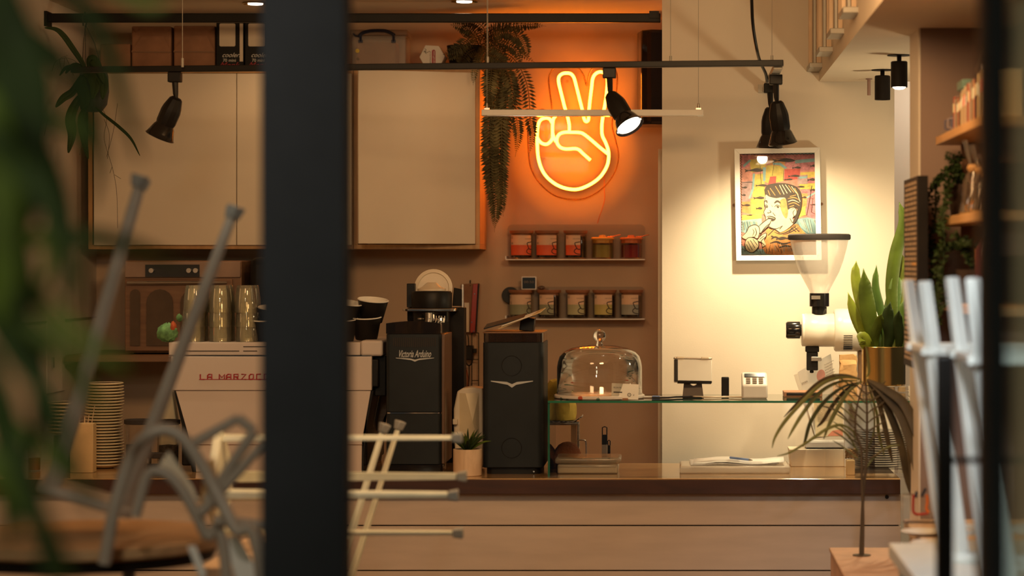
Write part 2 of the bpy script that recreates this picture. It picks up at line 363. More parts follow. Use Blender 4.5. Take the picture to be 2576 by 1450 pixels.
# ------------------------------------------------------------------ counter
CT = 0.91   # worktop height
one = lambda mb, name, m, label, cat, group=None, **k: tag(mb.build(name, m, **k), label, cat, group)
mb = MB(); x1 = X(2265, 8.0)
xm = X(1215, 8.7)
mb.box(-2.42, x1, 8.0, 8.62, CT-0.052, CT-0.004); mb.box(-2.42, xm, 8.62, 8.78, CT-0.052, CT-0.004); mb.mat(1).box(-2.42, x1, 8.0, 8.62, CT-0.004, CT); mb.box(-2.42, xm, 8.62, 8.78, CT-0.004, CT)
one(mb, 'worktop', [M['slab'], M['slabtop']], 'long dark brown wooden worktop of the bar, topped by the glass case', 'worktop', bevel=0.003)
base = thing('counter_base', 'cream plank clad front of the bar below the dark worktop', 'counter', (-0.84, 8.3, 0.0))
z = CT - 0.052
for k, zb in enumerate((0.750, 0.600, 0.45, 0.30, 0.15, 0.0)):
    mb = MB(); mb.box(-2.42, X(2266, 8.04), 8.04, 8.06, zb + 0.0022, z); mb.build('plank', M['clad'], base, bevel=0.0015, smooth=0); z = zb - 0.0022
MB().box(-2.42, X(2262, 8.04), 8.062, 8.55, 0.0, CT-0.053).build('carcass', M['ink'], base)
c = P(2231, 1251, 8.04); MB().cyl((c.x, 8.0365, c.z), (c.x, 8.041, c.z), 0.0065).build('screw_cap', M['ink'], base)

# ------------------------------------------------------------------ shelf, microwave on the back wall (left)
one(MB().box(-2.40, -1.55, 9.5, 10.09, 1.235, 1.262), 'wall_shelf', M['walnut'], 'brown shelf carrying the oven on the left of the back wall', 'shelf', bevel=0.003)
Y = 9.6
ov = thing('oven', 'brown fronted countertop oven with round knobs and arched reflections built onto its door', 'oven', (X(460, Y), 9.8, 1.262))
x0, x1, z1 = X(314, Y), X(608, Y), Z(656, Y)
MB().box(x0, x1, Y, 10.02, 1.268, z1).build('body', M['walnut'], ov, bevel=0.004)
MB().box(x0+0.003, x1-0.003, Y-0.014, Y-0.001, Z(698, Y), z1-0.004).build('control_panel', mat('oven_panel', (0.36, 0.24, 0.18), 0.5), ov, bevel=0.002)
MB().box(X(368, Y), X(504, Y), Y-0.018, Y-0.013, Z(697, Y), Z(666, Y)).build('display', M['screen'], ov)
for px in (384, 478, 495): MB().cyl((X(px, Y), Y-0.030, Z(681, Y)), (X(px, Y), Y-0.016, Z(681, Y)), 0.0095).build('knob', M['steel'], ov)
dr = MB().box(x0+0.004, X(586, Y), Y-0.016, Y-0.002, 1.275, Z(703, Y)).build('door', M['walnut'], ov, bevel=0.003)
MB().tube([P(325, 712, Y)-Vector((0,.035,0)), P(575, 712, Y)-Vector((0,.035,0))], 0.007).build('handle', M['steel'], ov)
def reflected_arch(cx, w_, top, bot, m, n):
    pts = [(cx-w_, bot), (cx+w_, bot)] + [(cx + w_*math.cos(a), top + w_ - w_*math.sin(a)) for a in [math.pi*i/8 for i in range(9)]]
    MB().prism([(X(a, Y), Z(b, Y)) for a, b in pts], lambda u, v, d: Vector((u, Y-0.018-d, v)), 0, 0.006).build(n, m, dr)
bz = mat('arch_reflection', (0.10, 0.06, 0.035), 0.25)
reflected_arch(343, 12, 728, 870, bz, 'panel'); reflected_arch(405, 33, 728, 870, bz, 'panel'); reflected_arch(490, 33, 728, 870, bz, 'panel'); reflected_arch(555, 14, 728, 870, bz, 'panel')  # reflections in the oven door, modelled as dark arches
for sx in (x0+0.04, x1-0.04): MB().box(sx-0.015, sx+0.015, Y+0.05, Y+0.3, 1.262, 1.2685).build('foot', M['black'], ov)
mb = MB(); mb.box(X(626, 9.55), X(790, 9.55), 9.55, 9.95, 1.262, Z(648, 9.55))
one(mb, 'coffee_urn', M['black'], 'rounded black appliance right of the oven, mostly behind the dark post', 'appliance', bevel=0.03, bseg=4)

# ------------------------------------------------------------------ wall cabinets
Y = 9.75; zt, zb = Z(172, Y), Z(627, Y); S_ = Y / F
def cabinet(name, label, pa, pb):
    t = thing(name, label, 'cabinet', ((X(pa, Y)+X(pb, Y))/2, 9.93, zb)); a, b = X(pa, Y), X(pb, Y)
    th = 0.018; m = M['oak']
    MB().box(a, b, Y, 10.095, zb, zb+th).build('bottom_board', m, t, bevel=0.001)
    MB().box(a, b, Y, 10.095, zt-th*1.1, zt).build('top_board', m, t, bevel=0.001)
    MB().box(a, a+th, Y, 10.095, zb+th, zt-th*1.1).build('side_board', m, t, bevel=0.001)
    MB().box(b-th, b, Y, 10.095, zb+th, zt-th*1.1).build('side_board', m, t, bevel=0.001)
    MB().box(a+th, b-th, 10.08, 10.094, zb+th, zt-th*1.1).build('back_board', m, t)
    MB().box(a+th, b-th, Y+0.03, 10.08, (zb+zt)/2, (zb+zt)/2+0.016).build('shelf_board', m, t)
    return t
c1 = cabinet('wall_cabinet', 'wide oak wall cabinet with two flat closed cream doors above the oven', 222, 888)
for a, b in ((239, 596.5), (598.5, 886)):
    MB().box(X(a, Y), X(b, Y), Y-0.020, Y-0.002, Z(617, Y), Z(186, Y)).build('door', M['door'], c1, bevel=0.001)
c2 = cabinet('wall_cabinet', 'oak wall cabinet beside the fern with its cream door slightly open', 889, 1207)
hx, hz0, hz1 = X(1195, Y), Z(614, Y), Z(184, Y); L = 0.475; an = math.radians(19)
R = Matrix.Rotation(an, 3, 'Z')
mb = MB(); d = R @ Vector((-1, 0, 0)); mb.obox(Vector((hx, Y-0.012, (hz0+hz1)/2)) + d*L/2, (L, 0.018, hz1-hz0), R)
mb.build('door', M['door'], c2, bevel=0.001)
TOP = zt
# ------------------------------------------------------------------ things on top of the cabinets
def pack(pa, pb, pt, label, fold):
    Y = 9.82; a, b = X(pa, Y), X(pb, Y); zt_ = Z(pt, Y); t = thing('paper_package', label, 'package', ((a+b)/2, 9.92, TOP), 'brown paper packages on the cabinets')
    mb = MB(); mb.box(a, b, Y, Y+0.18, TOP, zt_); mb.build('wrapper', M['kraft'], t, bevel=0.006, bseg=3)
    if fold:
        w_ = b-a; h_ = zt_-TOP; mb = MB(); f = plane_fn((a, Y-0.001, TOP), (1,0,0), (0,0,1))
        for q in ([(0.0,.42),(1,.42),(.8,.78),(.28,.78)], [(0,.98),(.25,.98),(.12,.86)], [(1,.98),(.78,.98),(.9,.84)]):
            mb.prism([(u*w_, v*h_) for u, v in q], f, 0.0, 0.003)
        mb.build('flap', M['kraft'], t); mb = MB()
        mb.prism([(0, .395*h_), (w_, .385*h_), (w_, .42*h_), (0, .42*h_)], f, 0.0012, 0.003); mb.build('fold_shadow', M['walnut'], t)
    return t
pack(331, 430, 66, 'tall folded brown paper package, left one of the pair under the rail', True)
pack(437, 541, 65, 'tall folded brown paper package next to the black window boxes', True)
pack(252, 327, 110, 'low plain brown paper package partly hidden by the hanging plant', False)
def coffbox(pa, pb, label):
    Y = 9.80; a, b = X(pa, Y), X(pb, Y); h_ = Z(52, Y) - TOP; w_ = b-a; t = thing('black_box', label, 'box', ((a+b)/2, 9.88, TOP), 'black printed window boxes')
    MB().box(a, b, Y, Y+0.14, TOP, TOP+h_).build('carton', M['black'], t, bevel=0.002)
    f = plane_fn((a, Y-0.0012, TOP), (1,0,0), (0,0,1)); mb = MB()
    def rr(u0, v0, u1, v1, r): return [(x+r*math.cos(q), y+r*math.sin(q)) for x, y, s0 in ((u1-r, v1-r, 0), (u0+r, v1-r, 1), (u0+r, v0+r, 2), (u1-r, v0+r, 3)) for q in [math.pi/2*(s0+i/4) for i in range(5)]]
    mb.prism(rr(.12*w_, .47*h_, .70*w_, .94*h_, .006), f, 0, 0.002); mb.build('window', M['creamplastic'], t)
    mb = MB(); mb.prism([(.86*w_, .16*h_), (.98*w_, .16*h_), (.98*w_, .94*h_), (.86*w_, .94*h_)], f, 0, 0.002); mb.build('side_strip', M['creamplastic'], t)
    mb = MB(); g = plane_fn((a+.20*w_, Y-0.002, TOP+.25*h_), (1,0,0), (0,0,1)); put_text(mb, 'coolers', 0.026, g, 0.5); g = plane_fn((a+.24*w_, Y-0.002, TOP+.155*h_), (1,0,0), (0,0,1)); put_text(mb, '70 mini', 0.018, g); mb.build('lettering', M['paper'], t)
    mb = MB(); g = plane_fn((a+.08*w_, Y-0.002, TOP+.03*h_), (1,0,0), (0,0,1)); put_text(mb, 'Monk', 0.034, g, 0.6); mb.build('red_lettering', M['redletter'], t)
coffbox(544, 613, 'black box with cream window and red script, left one of the pair')
coffbox(616, 690, 'black box with cream window half behind the dark post')
# clear storage box with navy handle
Y = 9.84; a, b = X(880, Y), X(1025, Y); zz = Z(75, Y)
t = thing('storage_box', 'clear plastic storage box with navy carrying handle on the cabinet', 'box', ((a+b)/2, 9.93, TOP))
mb = MB(); mb.box(a+.006, b-.006, Y, Y+0.17, TOP, zz-.022); mb.build('tub', M['acrylicbox'], t, bevel=0.004)
MB().box(a, b, Y-.006, Y+0.176, zz-.022, zz).build('lid', M['acrylicbox'], t, bevel=0.004)
MB().box(a+.03, b-.05, Y+.01, Y+0.14, TOP+.004, zz-.05).build('contents', M['kraft'], t)
mb = MB(); mb.tube(px_path([(903, 91), (912, 83), (930, 78), (950, 77), (970, 78), (985, 84), (993, 90)], Y-0.02, 5), 0.007)
for px in (907, 990): mb.tube([P(px, 88, Y-.02), P(px, 104, Y-.008)], 0.005); mb.box(X(px-5, Y), X(px+6, Y), Y-.012, Y-.002, Z(108, Y), Z(101, Y))
mb.tube([P(888, 84, Y-.01), P(893, 90, Y-.01), P(905, 92, Y-.01)], 0.004); mb.build('handle', M['navy'], t)
MB().cyl(P(899, 128, Y-.004), P(899, 128, Y+.001), 0.0085).build('yellow_sticker', mat('yellow_sticker', (0.7, 0.5, 0.03), 0.5), t)
MB().cyl(P(900, 148, Y-.004), P(900, 148, Y+.001), 0.006).build('grey_sticker', M['inksoft'], t)
# hexagonal coffee press box
Y = 9.78; t = thing('hexagonal_box', 'white hexagonal coffee press box with a red label beside the fern', 'box', (X(1087, Y), Y+.05, TOP))
hexa = [(1055, 130), (1070, 100), (1104, 102), (1119, 128), (1104, 160), (1071, 160)]
zo = TOP - Z(160, Y)
mb = MB(); mb.prism([(X(u, Y), Z(v, Y)+zo) for u, v in hexa], lambda u, v, d: Vector((u, Y+d, v)), 0, 0.11); mb.build('carton', M['paper'], t, bevel=0.002)
mb = MB(); pill = [(1091+4.5*math.cos(q), 116+4.5*math.sin(q)*-1) for q in [math.pi*i/6 for i in range(7)]] + [(1091+4.5*math.cos(q), 148-4.5*math.sin(q)) for q in [math.pi+math.pi*i/6 for i in range(7)]]
mb.prism([(X(u, Y), Z(v, Y)+zo) for u, v in pill], lambda u, v, d: Vector((u, Y-d, v)), 0, 0.002); mb.build('red_label', M['redletter'], t)
mb = MB(); put_text(mb, 'AeroPress', 0.010, plane_fn((X(1093.5, Y), Y-.003, Z(149.5, Y)+zo), (0,0,1), (-1,0,0)), width=.055); mb.build('label_lettering', M['paper'], t)
mb = MB(); put_text(mb, 'fresh beans & co', 0.006, plane_fn((X(1083.5, Y), Y-.002, Z(149, Y)+zo), (0,0,1), (-1,0,0)), width=.05)
mb.tube(px_path([(1068,122),(1072,125),(1070,130),(1076,132),(1080,129),(1083,131)], Y-.002, 4), 0.0007, 5); mb.tube(px_path([(1066,132),(1068,128),(1070,133),(1073,135)], Y-.002, 4), 0.0007, 5);
mb.build('handwriting', M['ink'], t)

# ------------------------------------------------------------------ plants with fronds
def frond(mb, path, ll, n, droop=0.0, nrm=(0,-1,0), wd=0.3):
    pts = sm(path, 10); L_ = len(pts)
    for i in range(1, n+1):
        f_ = i/n*(L_-1.001); k = int(f_); p = pts[k].lerp(pts[min(k+1, L_-1)], f_-k); tg = (pts[min(k+1,L_-1)]-pts[k]).normalized()
        sd = tg.cross(Vector(nrm)); sd = sd.normalized() if sd.length > .01 else Vector((1,0,0))
        l = ll*math.sin(math.pi*min(1, (i/n)*0.93+0.10))**0.7
        for s_ in (-1, 1):
            dv = (sd*s_*0.95 + tg*0.30 + Vector((random.uniform(-.15,.15), random.uniform(-.35,.15), -droop+random.uniform(-.1,.1)))).normalized()
            q = p + dv*l; m_ = p + dv*l*0.5 + Vector((0,-.002,0))
            up = tg*l*wd
            mb.add([p, m_+up*.5, q, m_-up*.5], [(0,1,2,3)])
    mb.tube(pts, [0.0016*(1-i/L_)+0.0006 for i in range(L_)], 4)
Y = 9.72
fe = thing('fern', 'drooping fern spilling from the cabinet beside the orange neon', 'fern', (X(1200, Y), 9.86, TOP))
mb = MB(); mb.lathe([(0.0,0),(0.062,0),(0.078,0.10),(0.070,0.10),(0.068,0.085),(0,0.085)], (X(1172, 9.86), 9.86, TOP)); mb.build('pot', M['blackmat'], fe)
c0 = (1205, 118)
FR = [([(1200,112),(1185,85),(1160,68),(1128,62)], .034), ([(1205,105),(1215,75),(1190,55),(1160,60)], .030), ([(1210,90),(1250,68),(1310,60),(1370,66)], .034),
 ([(1212,98),(1260,85),(1300,90),(1318,120),(1322,150)], .036), ([(1212,92),(1260,72),(1330,62),(1352,68)],.028), ([(1205,100),(1180,95),(1150,120),(1110,138)], .034), ([(1203,110),(1170,110),(1140,135),(1118,150)], .03),
 ([(1208,112),(1230,105),(1255,130),(1262,165),(1240,180)], .032), ([(1205,118),(1200,140),(1190,180),(1186,215)], .022),
 ([(1222,120),(1232,170),(1228,220),(1230,262)], .045), ([(1226,120),(1245,180),(1240,250),(1246,330),(1250,370)], .05),
 ([(1226,118),(1260,160),(1285,215),(1296,300),(1300,345),(1292,395)], .034), ([(1240,120),(1290,150),(1322,215),(1330,300),(1336,340),(1326,395)], .032),
 ([(1222,130),(1236,220),(1230,330),(1232,430),(1240,520),(1240,585)], .046), ([(1226,140),(1250,240),(1258,340),(1256,430),(1258,500),(1262,545)], .040),
 ([(1230,140),(1240,250),(1246,350),(1244,440),(1246,520),(1242,575)], .05), ([(1222,150),(1230,260),(1226,340),(1228,440),(1232,520)], .035),
 ([(1216,95),(1250,108),(1300,130),(1345,160)], .026), ([(1214,110),(1245,140),(1278,200),(1280,250),(1270,330),(1262,400)], .040),
 ([(1208,115),(1210,150),(1218,175)], .04), ([(1212,100),(1240,85),(1275,80),(1300,100)], .04), ([(1205,105),(1190,80),(1175,72),(1150,80)], .036), ([(1222,130),(1262,190),(1270,260),(1262,330),(1266,420)], .036), ([(1215,105),(1250,100),(1290,120),(1310,165)], .036), ([(1204,108),(1218,130),(1250,150),(1275,165)], .035), ([(1200,120),(1176,130),(1160,150),(1150,162)], .036)]
for pts, ll in FR:
    yy = Y - 0.02 - random.uniform(0, .10); n = len(pts); mb = MB()
    path = [P(u + 4, v, 9.84 + (yy - 9.84)*min(1, i/1.5)) for i, (u, v) in enumerate(pts)]
    Lg = sum((path[i+1]-path[i]).length for i in range(n-1)); frond(mb, path, ll*1.05, max(12, int(Lg/0.0125)), droop=.15, wd=.36); mb.build('frond', M['fern'], fe, smooth=0, fix=False)
# hanging plant left, hung from the upper rail
Y = 9.28; ZR = Z(46, 9.3)
hp = thing('hanging_plant', 'dark trailing plant in a hanging pot at the left end of the upper rail', 'plant', (X(232, Y), Y, Z(285, Y)))
mb = MB(); c = P(236, 283, Y); mb.lathe([(0,0),(.030,.003),(.050,.03),(.058,.08),(.055,.14),(.048,.165),(.044,.16),(0,.155)], c, 20); mb.build('pot', mat('slate_pot', (0.055,0.055,0.050), 0.6), hp)
mb = MB(); hx_ = X(215, Y)
mb.tube([(hx_-.008, Y, ZR-.03), (hx_-.008, Y-.014, ZR), (hx_, Y-.006, ZR+.020), (hx_+.006, Y+.016, ZR+.0), (hx_, Y, ZR-.035)], 0.003, 6)
for q in ((205, 190), (215, 190), (262, 195)): mb.tube([P(215, 62, Y), P((215+q[0])/2, 110, Y), P(q[0], q[1], Y)], 0.0012, 5)
mb.build('hanger', M['ink'], hp)
for pts, wd in (([(215,180),(208,160),(185,125),(160,90),(140,74),(112,70)], .011), ([(205,190),(185,230),(160,248),(140,270)], .016), ([(212,230),(190,265),(178,300),(182,340),(172,385)], .020),
  ([(222,260),(205,300),(212,350),(222,400)], .014), ([(240,270),(262,290),(300,320),(330,350),(352,392)], .006), ([(225,180),(230,150),(245,165),(262,210)], .018), ([(215,180),(195,165),(178,170),(165,185)], .010),
  ([(210,185),(230,190),(240,215),(232,250)], .022), ([(212,190),(205,215),(215,250),(205,275)], .022), ([(200,180),(185,170),(165,172),(150,190)],.008), ([(230,200),(250,190),(262,215),(258,250)], .020)):
    mb = MB(); p_ = sm([P(u, v, Y - .07 - .01*i) for i, (u, v) in enumerate(pts)], 6); n = len(p_)
    mb.ribbon(p_, [wd*math.sin(math.pi*min(1, (i+1)/(n+.3)))**.6 for i in range(n)], (0,-1,.2), .35); mb.build('leaf', M['leafdark'], hp, solid=0.001)
mb = MB()
for pts in ([(255,270),(268,300),(262,350),(282,420),(292,470),(295,520),(296,575)], [(262,300),(275,340),(270,400)], [(296,260),(285,330),(268,395)], [(195,240),(205,280),(215,320),(200,390)], [(120,300),(104,370),(88,440),(96,500)],
            [(160,170),(165,145),(185,190)], [(158,185),(150,150),(170,140)], [(165,145),(140,155),(130,180)], [(165,145),(190,155),(200,180)], [(205,180),(222,170),(240,190)], [(282,420),(276,436)], [(288,440),(304,450)]):
    mb.tube(px_path(pts, Y-.02, 5), 0.0009, 4)
mb.build('root', M['stem'], hp)

# ------------------------------------------------------------------ rails and track lights
mb = MB(); mb.box(X(122, 9.3), X(1664, 9.06)-.005, 9.285, 9.312, Z(57, 9.3), Z(37, 9.3)+.004)
rl = one(mb, 'curtain_rail', M['black'], 'thick black rail running high across the bar below the ceiling', 'rail', bevel=0.003)
MB().box(X(114, 9.3), X(124, 9.3), 9.26, 9.34, Z(68, 9.3), Z(30, 9.3)).build('end_plate', M['black'], rl); rl.children[0].location -= Vector((0,0,0))
MB().box(X(1640, 9.28)-.01, X(1664, 9.2)-.01, 9.27, 9.33, Z(46, 9.28), Z(28, 9.28)).build('end_bracket', M['black'], rl)
# lower track: runs along x at about 8 m, turns towards the wall at its right end
YL, YR = 8.12, 7.98
pl, pr = P(181, 176, YL), P(1971, 159, YR)
tr = thing('light_track', 'slim black lighting track hung on wires above the counter', 'rail', ((pl.x+pr.x)/2, 8.05, pl.z))
dv = (pr-pl); ang = math.atan2(dv.y, dv.x); tilt = math.asin(dv.z/dv.length)
Rt = Matrix.Rotation(ang, 3, 'Z') @ Matrix.Rotation(-tilt, 3, 'Y')
MB().obox((pl+pr)/2, (dv.length, 0.034, 0.020), Rt).build('bar', M['black'], tr, bevel=0.002)
q0 = P(1957, 168, 8.0); q1 = Vector((q0.x, 9.05, q0.z+.006))
MB().obox((q0+q1)/2+Vector((0,0,-.004)), (0.030, (q1-q0).length, 0.018)).build('cross_bar', M['greymetal'], tr, bevel=0.002)
MB().box(q0.x-.03, q0.x+.02, 9.035, 9.05, q0.z-.012, q0.z+.018).build('wall_plate', M['greymetal'], tr)
for px in (459, 1227, 1687, 1942):
    x_ = X(px, 8.03); zt_ = pl.z + (x_-pl.x)/dv.x*dv.z; o = MB().tube([(x_, 8.03, zt_), (x_, 8.03, CEIL)], 0.0011, 5); o.cyl((x_, 8.03, zt_), (x_, 8.03, zt_+.03), .0045); o.build('wire', M['greymetal'], tr)
mb = MB(); mb.tube(px_path([(1889,-40),(1891,0),(1893,50),(1897,85),(1904,125),(1912,155),(1926,185),(1930,205)], [8.1,8.1,8.12,8.15,8.2,8.3,8.4,8.45], 6), 0.0055, 8)
mb.tube([P(1889,-40,8.1), Vector((X(1889,8.1), 8.1, CEIL))], 0.0055, 8)
one(mb, 'power_cable', M['black'], 'black power cable hanging down to the end of the lighting track', 'cable')

def spot(px, py, Y, tgt, label, lit, energy=0, k=1.0, off=(0,0,0), angle=62, arm=0.055):
    """head hangs from the track at (px, py): adapter, arm, body, bell; points at tgt"""
    top = P(px, py, Y) if not isinstance(px, Vector) else px
    t = thing('track_spotlight', label, 'lamp', top, 'black spotlights on the lighting track')
    mb = MB(); mb.obox((0,0,-.020), (.044, .034, .034)); mb.build('adapter', M['black'], t, local=True, bevel=.003)
    j = Vector((.004,0,-.037-arm)); mb = MB(); mb.tube([(0,0,-.030), (0.002,0,-.037-arm*.7), j], [.011, .009, .006], 8); mb.build('arm', M['black'], t, local=True)
    d = (Vector(tgt) - (top + j)).normalized(); R = d.to_track_quat('Z', 'Y').to_matrix(); o = j - d*.004
    mb = MB(); mb.lathe([(0,0),(.016,.000),(.022,.006),(.031,.035),(.0335,.050),(.033,.090),(.030,.102),(0,.102)], o, 12, R); mb.build('body', M['black'], t, local=True, smooth=25)
    mb = MB(); mb.lathe([(.030,.098),(.036,.108),(.043,.128),(.049,.143),(.051,.144),(.049,.146),(.044,.140),(.030,.112),(0,.110)], o, 28, R); mb.build('shade', M['blackgloss'], t, local=True, smooth=50)
    mb = MB(); mb.lathe([(0,.136),(.030,.137),(.041,.139),(.041,.1375),(0,.1345)], o, 24, R); mb.build('bulb', M['lampglow'] if lit else M['lampglow2'], t, local=True)
    if energy: lamp('spot_beam', 'SPOT', top + o + d*.15, energy, WARM2, 0.02, Vector(tgt)+Vector(off), angle, 1.0)
    return t
zt_ = lambda x_: pl.z + (x_-pl.x)/dv.x*dv.z - .008
def on_track(px):
    x_ = X(px, 8.06); Yy = pl.y + (x_-pl.x)/dv.x*dv.y; return Vector((x_, Yy, zt_(x_)))
j1 = on_track(434); spot(j1, 0, 0, j1 + Vector((-.16, .04, -.45)) , 'black track spotlight in front of the closed cabinet doors', False, 7, angle=110, off=(0,0,0))
j2 = on_track(1534); spot(j2, 0, 0, j2 + Vector((.11, -.10, -.27)), 'black track spotlight with glowing bulb in front of the neon hand', True, 9, angle=80)
j3 = Vector((q0.x, 8.17, q0.z-.01)); spot(j3, 0, 0, j3 + Vector((.05, .05, -.40)), 'front one of two black spotlights by the framed print', False, 26, angle=90, off=(.02,.03,0), arm=.06)
j4 = Vector((q0.x-.002, 8.62, q0.z-.006)); spot(j4, 0, 0, j4 + Vector((-.005, .02, -.40)), 'rear one of two black spotlights by the framed print', False, 45, angle=130, off=(.03,.07,0), arm=.055)

# recessed ceiling lamps over the back bar
for px, Y, lab in ((1168, 9.34, 'round recessed ceiling lamp above the fern'), (643, 9.42, 'round recessed ceiling lamp above the closed cabinets')):
    x_ = X(px, Y); t = thing('recessed_lamp', lab, 'ceiling lamp', (x_, Y, CEIL), 'recessed ceiling lamps')
    MB().lathe([(.030,0.0),(.045,-.002),(.052,-.006),(.050,-.001),(.048,0)], (x_, Y, CEIL-.0005), 24).build('trim_ring', M['gold'], t)
    MB().lathe([(0,-.0085),(.030,-.0075),(.030,0)], (x_, Y, CEIL-.0005), 24).build('bulb', M['lampglow'], t)
    lamp('downlight', 'SPOT', (x_, Y, CEIL-.02), 4.5, WARM, 0.03, (x_, Y+.05, 0), 130, 0.8)

# linear pendant lamp
Y = 8.45; a, b = X(1213, Y), X(1769, Y); z0, z1 = Z(292, Y), Z(277, Y)
t = thing('linear_lamp', 'slim white linear lamp hanging unlit in front of the neon hand', 'lamp', ((a+b)/2, Y, z0))
MB().prism([(-.030, z1-z0), (.030, z1-z0), (.034, .0), (-.034, .0)], lambda u, v, d: Vector((d, Y+u, z0+v)), a, b).build('housing', M['white'], t, bevel=.002)
MB().box(a+.02, b-.02, Y-.026, Y+.026, z0-.0015, z0+.001).build('diffuser', mat('diffuser', (0.72, 0.62, 0.5), 0.08), t)
for px in (1225, 1757):
    x_ = X(px, Y); MB().box(x_-.009, x_+.009, Y-.01, Y+.01, z1+.0002, z1+.007).cyl((x_, Y, z1+.007), (x_, Y, z1+.024), .0055, .003).build('wire_clamp', M['steel'], t)
    MB().tube([(x_, Y, z0+.03), (x_, Y, CEIL)], .0009, 5).build('wire', M['greymetal'], t)

# cylinder ceiling lights under the soffit, and a sprinkler rod
SZ = 2.304
for px, Y, lit, lab in ((2220, 8.5, False, 'black cylinder ceiling light further back, unlit'), (2262, 7.9, True, 'black cylinder ceiling light nearer the shelves, glowing')):
    x_ = X(px, Y); t = thing('cylinder_light', lab, 'ceiling lamp', (x_, Y, SZ), 'black cylinder ceiling lights')
    MB().lathe([(0,0),(.039,0),(.039,-.003),(0,-.003)], (x_, Y, SZ), 24).build('canopy', M['blackmat'], t)
    MB().cyl((x_, Y, SZ), (x_, Y, SZ-.025), .0075).build('stem', M['blackmat'], t)
    MB().lathe([(0,-.021),(.025,-.021),(.0275,-.024),(.0275,-.106),(.0255,-.106),(.0235,-.095),(0,-.095)], (x_, Y, SZ), 28).build('shade', M['blackmat'], t)
    MB().lathe([(0,-.113),(.013,-.1115),(.0205,-.107),(.0215,-.096),(0,-.096)] if lit else [(0,-.100),(.0245,-.1000),(.0245,-.096),(0,-.096)], (x_, Y, SZ), 24).build('bulb', M['lampglow'] if lit else M['black'], t)
    if lit: lamp('cylinder_beam', 'SPOT', (x_, Y, SZ-.125), 30, WARM2, .02, (x_+.02, Y+.12, 0), 120, .8)
mb = MB(); x_ = X(2186, 8.9); mb.cyl((x_, 8.9, SZ), (x_, 8.9, SZ-.004), .012); mb.cyl((x_, 8.9, SZ), (x_, 8.9, SZ-.062), .0065)
one(mb, 'ceiling_rod', mat('rod_paint', (0.42,0.26,0.22), 0.6), 'short pinkish rod sticking down from the soffit left of the cylinder lights', 'rod')

# rack of hanging bars beside the soffit
rk = thing('ceiling_rack', 'row of thin vertical bars held in grey brackets along the soffit edge', 'rack', (0.50, 8.4, 2.2))
for i, (px, py, Y) in enumerate(((2053, 170, 8.95), (2078, 131, 8.35), (2107, 86, 7.8), (2140, 34, 7.2))):
    c = P(px, py, Y); MB().box(c.x-.030, c.x+.030, Y-.10, Y+.10, c.z-.008, c.z+.010).build('bracket', M['greymetal'], rk, bevel=.002)
    for dx, r_, m_ in ((-.022, .006, 'palewood'), (-.006, .004, 'greymetal'), (.010, .009, 'palewood'), (.024, .006, 'black')):
        MB().box(c.x+dx-r_, c.x+dx+r_, Y-.012, Y+.012, c.z+.010, CEIL-.001).build('bar', M[m_], rk)

# ------------------------------------------------------------------ neon hand
Y = 10.045
ns = thing('neon_sign', 'glowing orange neon hand making a peace sign on the back wall', 'neon sign', P(1442, 485, 10.06))
strokes = [
 [(1432,330),(1432,315),(1428,295),(1420,268),(1411,232),(1405.5,208),(1406,194),(1414,186),(1425,184),(1436,186),(1444,196),(1450,218),(1457,246),(1465,278),(1469,298),(1474,306),(1480,302),(1481,285),(1484,255),(1488,222),(1491,198),(1498,186),(1509,181),(1520,184),(1527,196),(1528,212),(1524,250),(1518,285),(1514,315),(1515,340),(1523,358),(1530,378),(1531,398),(1526,420),(1510,445),(1485,464),(1455,476),(1427,475),(1400,465),(1376,446),(1362,424),(1354,396),(1351.5,365),(1351.5,335),(1354,314),(1360,302),(1371,297),(1382,299),(1389,309)],
 [(1398,291),(1392,300),(1390,315),(1390,335),(1390,347),(1384,357),(1375,363),(1364,361),(1356,354),(1352,347)],
 [(1390,335),(1393,346),(1399,357)],
 [(1530,388),(1510,372),(1488,353),(1472,340),(1460,334),(1438,333),(1420,333),(1407,338),(1401,349),(1402,361),(1410,371),(1424,375),(1452,375),(1468,388),(1485,403)]]
sil = [(1432-45,300),(1388,270),(1380,205),(1386,180),(1405,160),(1440,160),(1466,185),(1476,215),(1482,185),(1500,162),(1530,158),(1550,180),(1552,215),(1545,265),(1540,315),(1548,350),(1556,390),(1548,430),(1520,470),(1480,496),(1440,502),(1395,492),(1358,462),(1336,425),(1329,380),(1329,310),(1345,282),(1370,276)]
mb = MB(); so = sm([Vector((u, v, 0)) for u, v in sil], 4, True)
mb.prism([(X(p.x, Y), Z(p.y, Y)) for p in so], lambda u, v, d: Vector((u, Y+d, v)), .012, .016); 
back = mb.build('backing', [glass('neon_backing', (0.97,0.95,0.92), .04, .05, .0)], ns)
mb = MB(); mb.tube([Vector((X(p.x, Y), Y+.014, Z(p.y, Y))) for p in so], .0035, 6, closed=True); mb.build('backing_edge', glass('edge_shadow_tint', (0.62,0.45,0.32), .8, .3, .25, (0.5,0.25,0.1)), ns)  # rim tinted brown in place of the shadow line the acrylic casts
for s_ in strokes:
    q_ = px_path(s_, Y, 5); MB().tube(q_, .0060, 10).build('tube', M['neon'], ns, smooth=60)
    mb = MB(); mb.tube([p + Vector((0, .0085, 0)) for p in q_], .0072, 8); mb.v = [Vector((v.x, max(v.y, Y+.0035), v.z)) for v in mb.v]; mb.build('tube_channel', M['creamplastic'], ns)
for u, v in ((1427, 205), (1370, 400), (1520, 400)): MB().cyl(P(u, v, Y+.01), P(u, v, 10.1), .006).build('standoff', M['acrylic'], ns)
mb = MB(); mb.tube(px_path([(1521,430),(1520,470),(1521,500),(1515,525),(1508,545),(1503,562)], 10.09, 6), .0016, 6); mb.build('cable', M['orangelid'], ns)

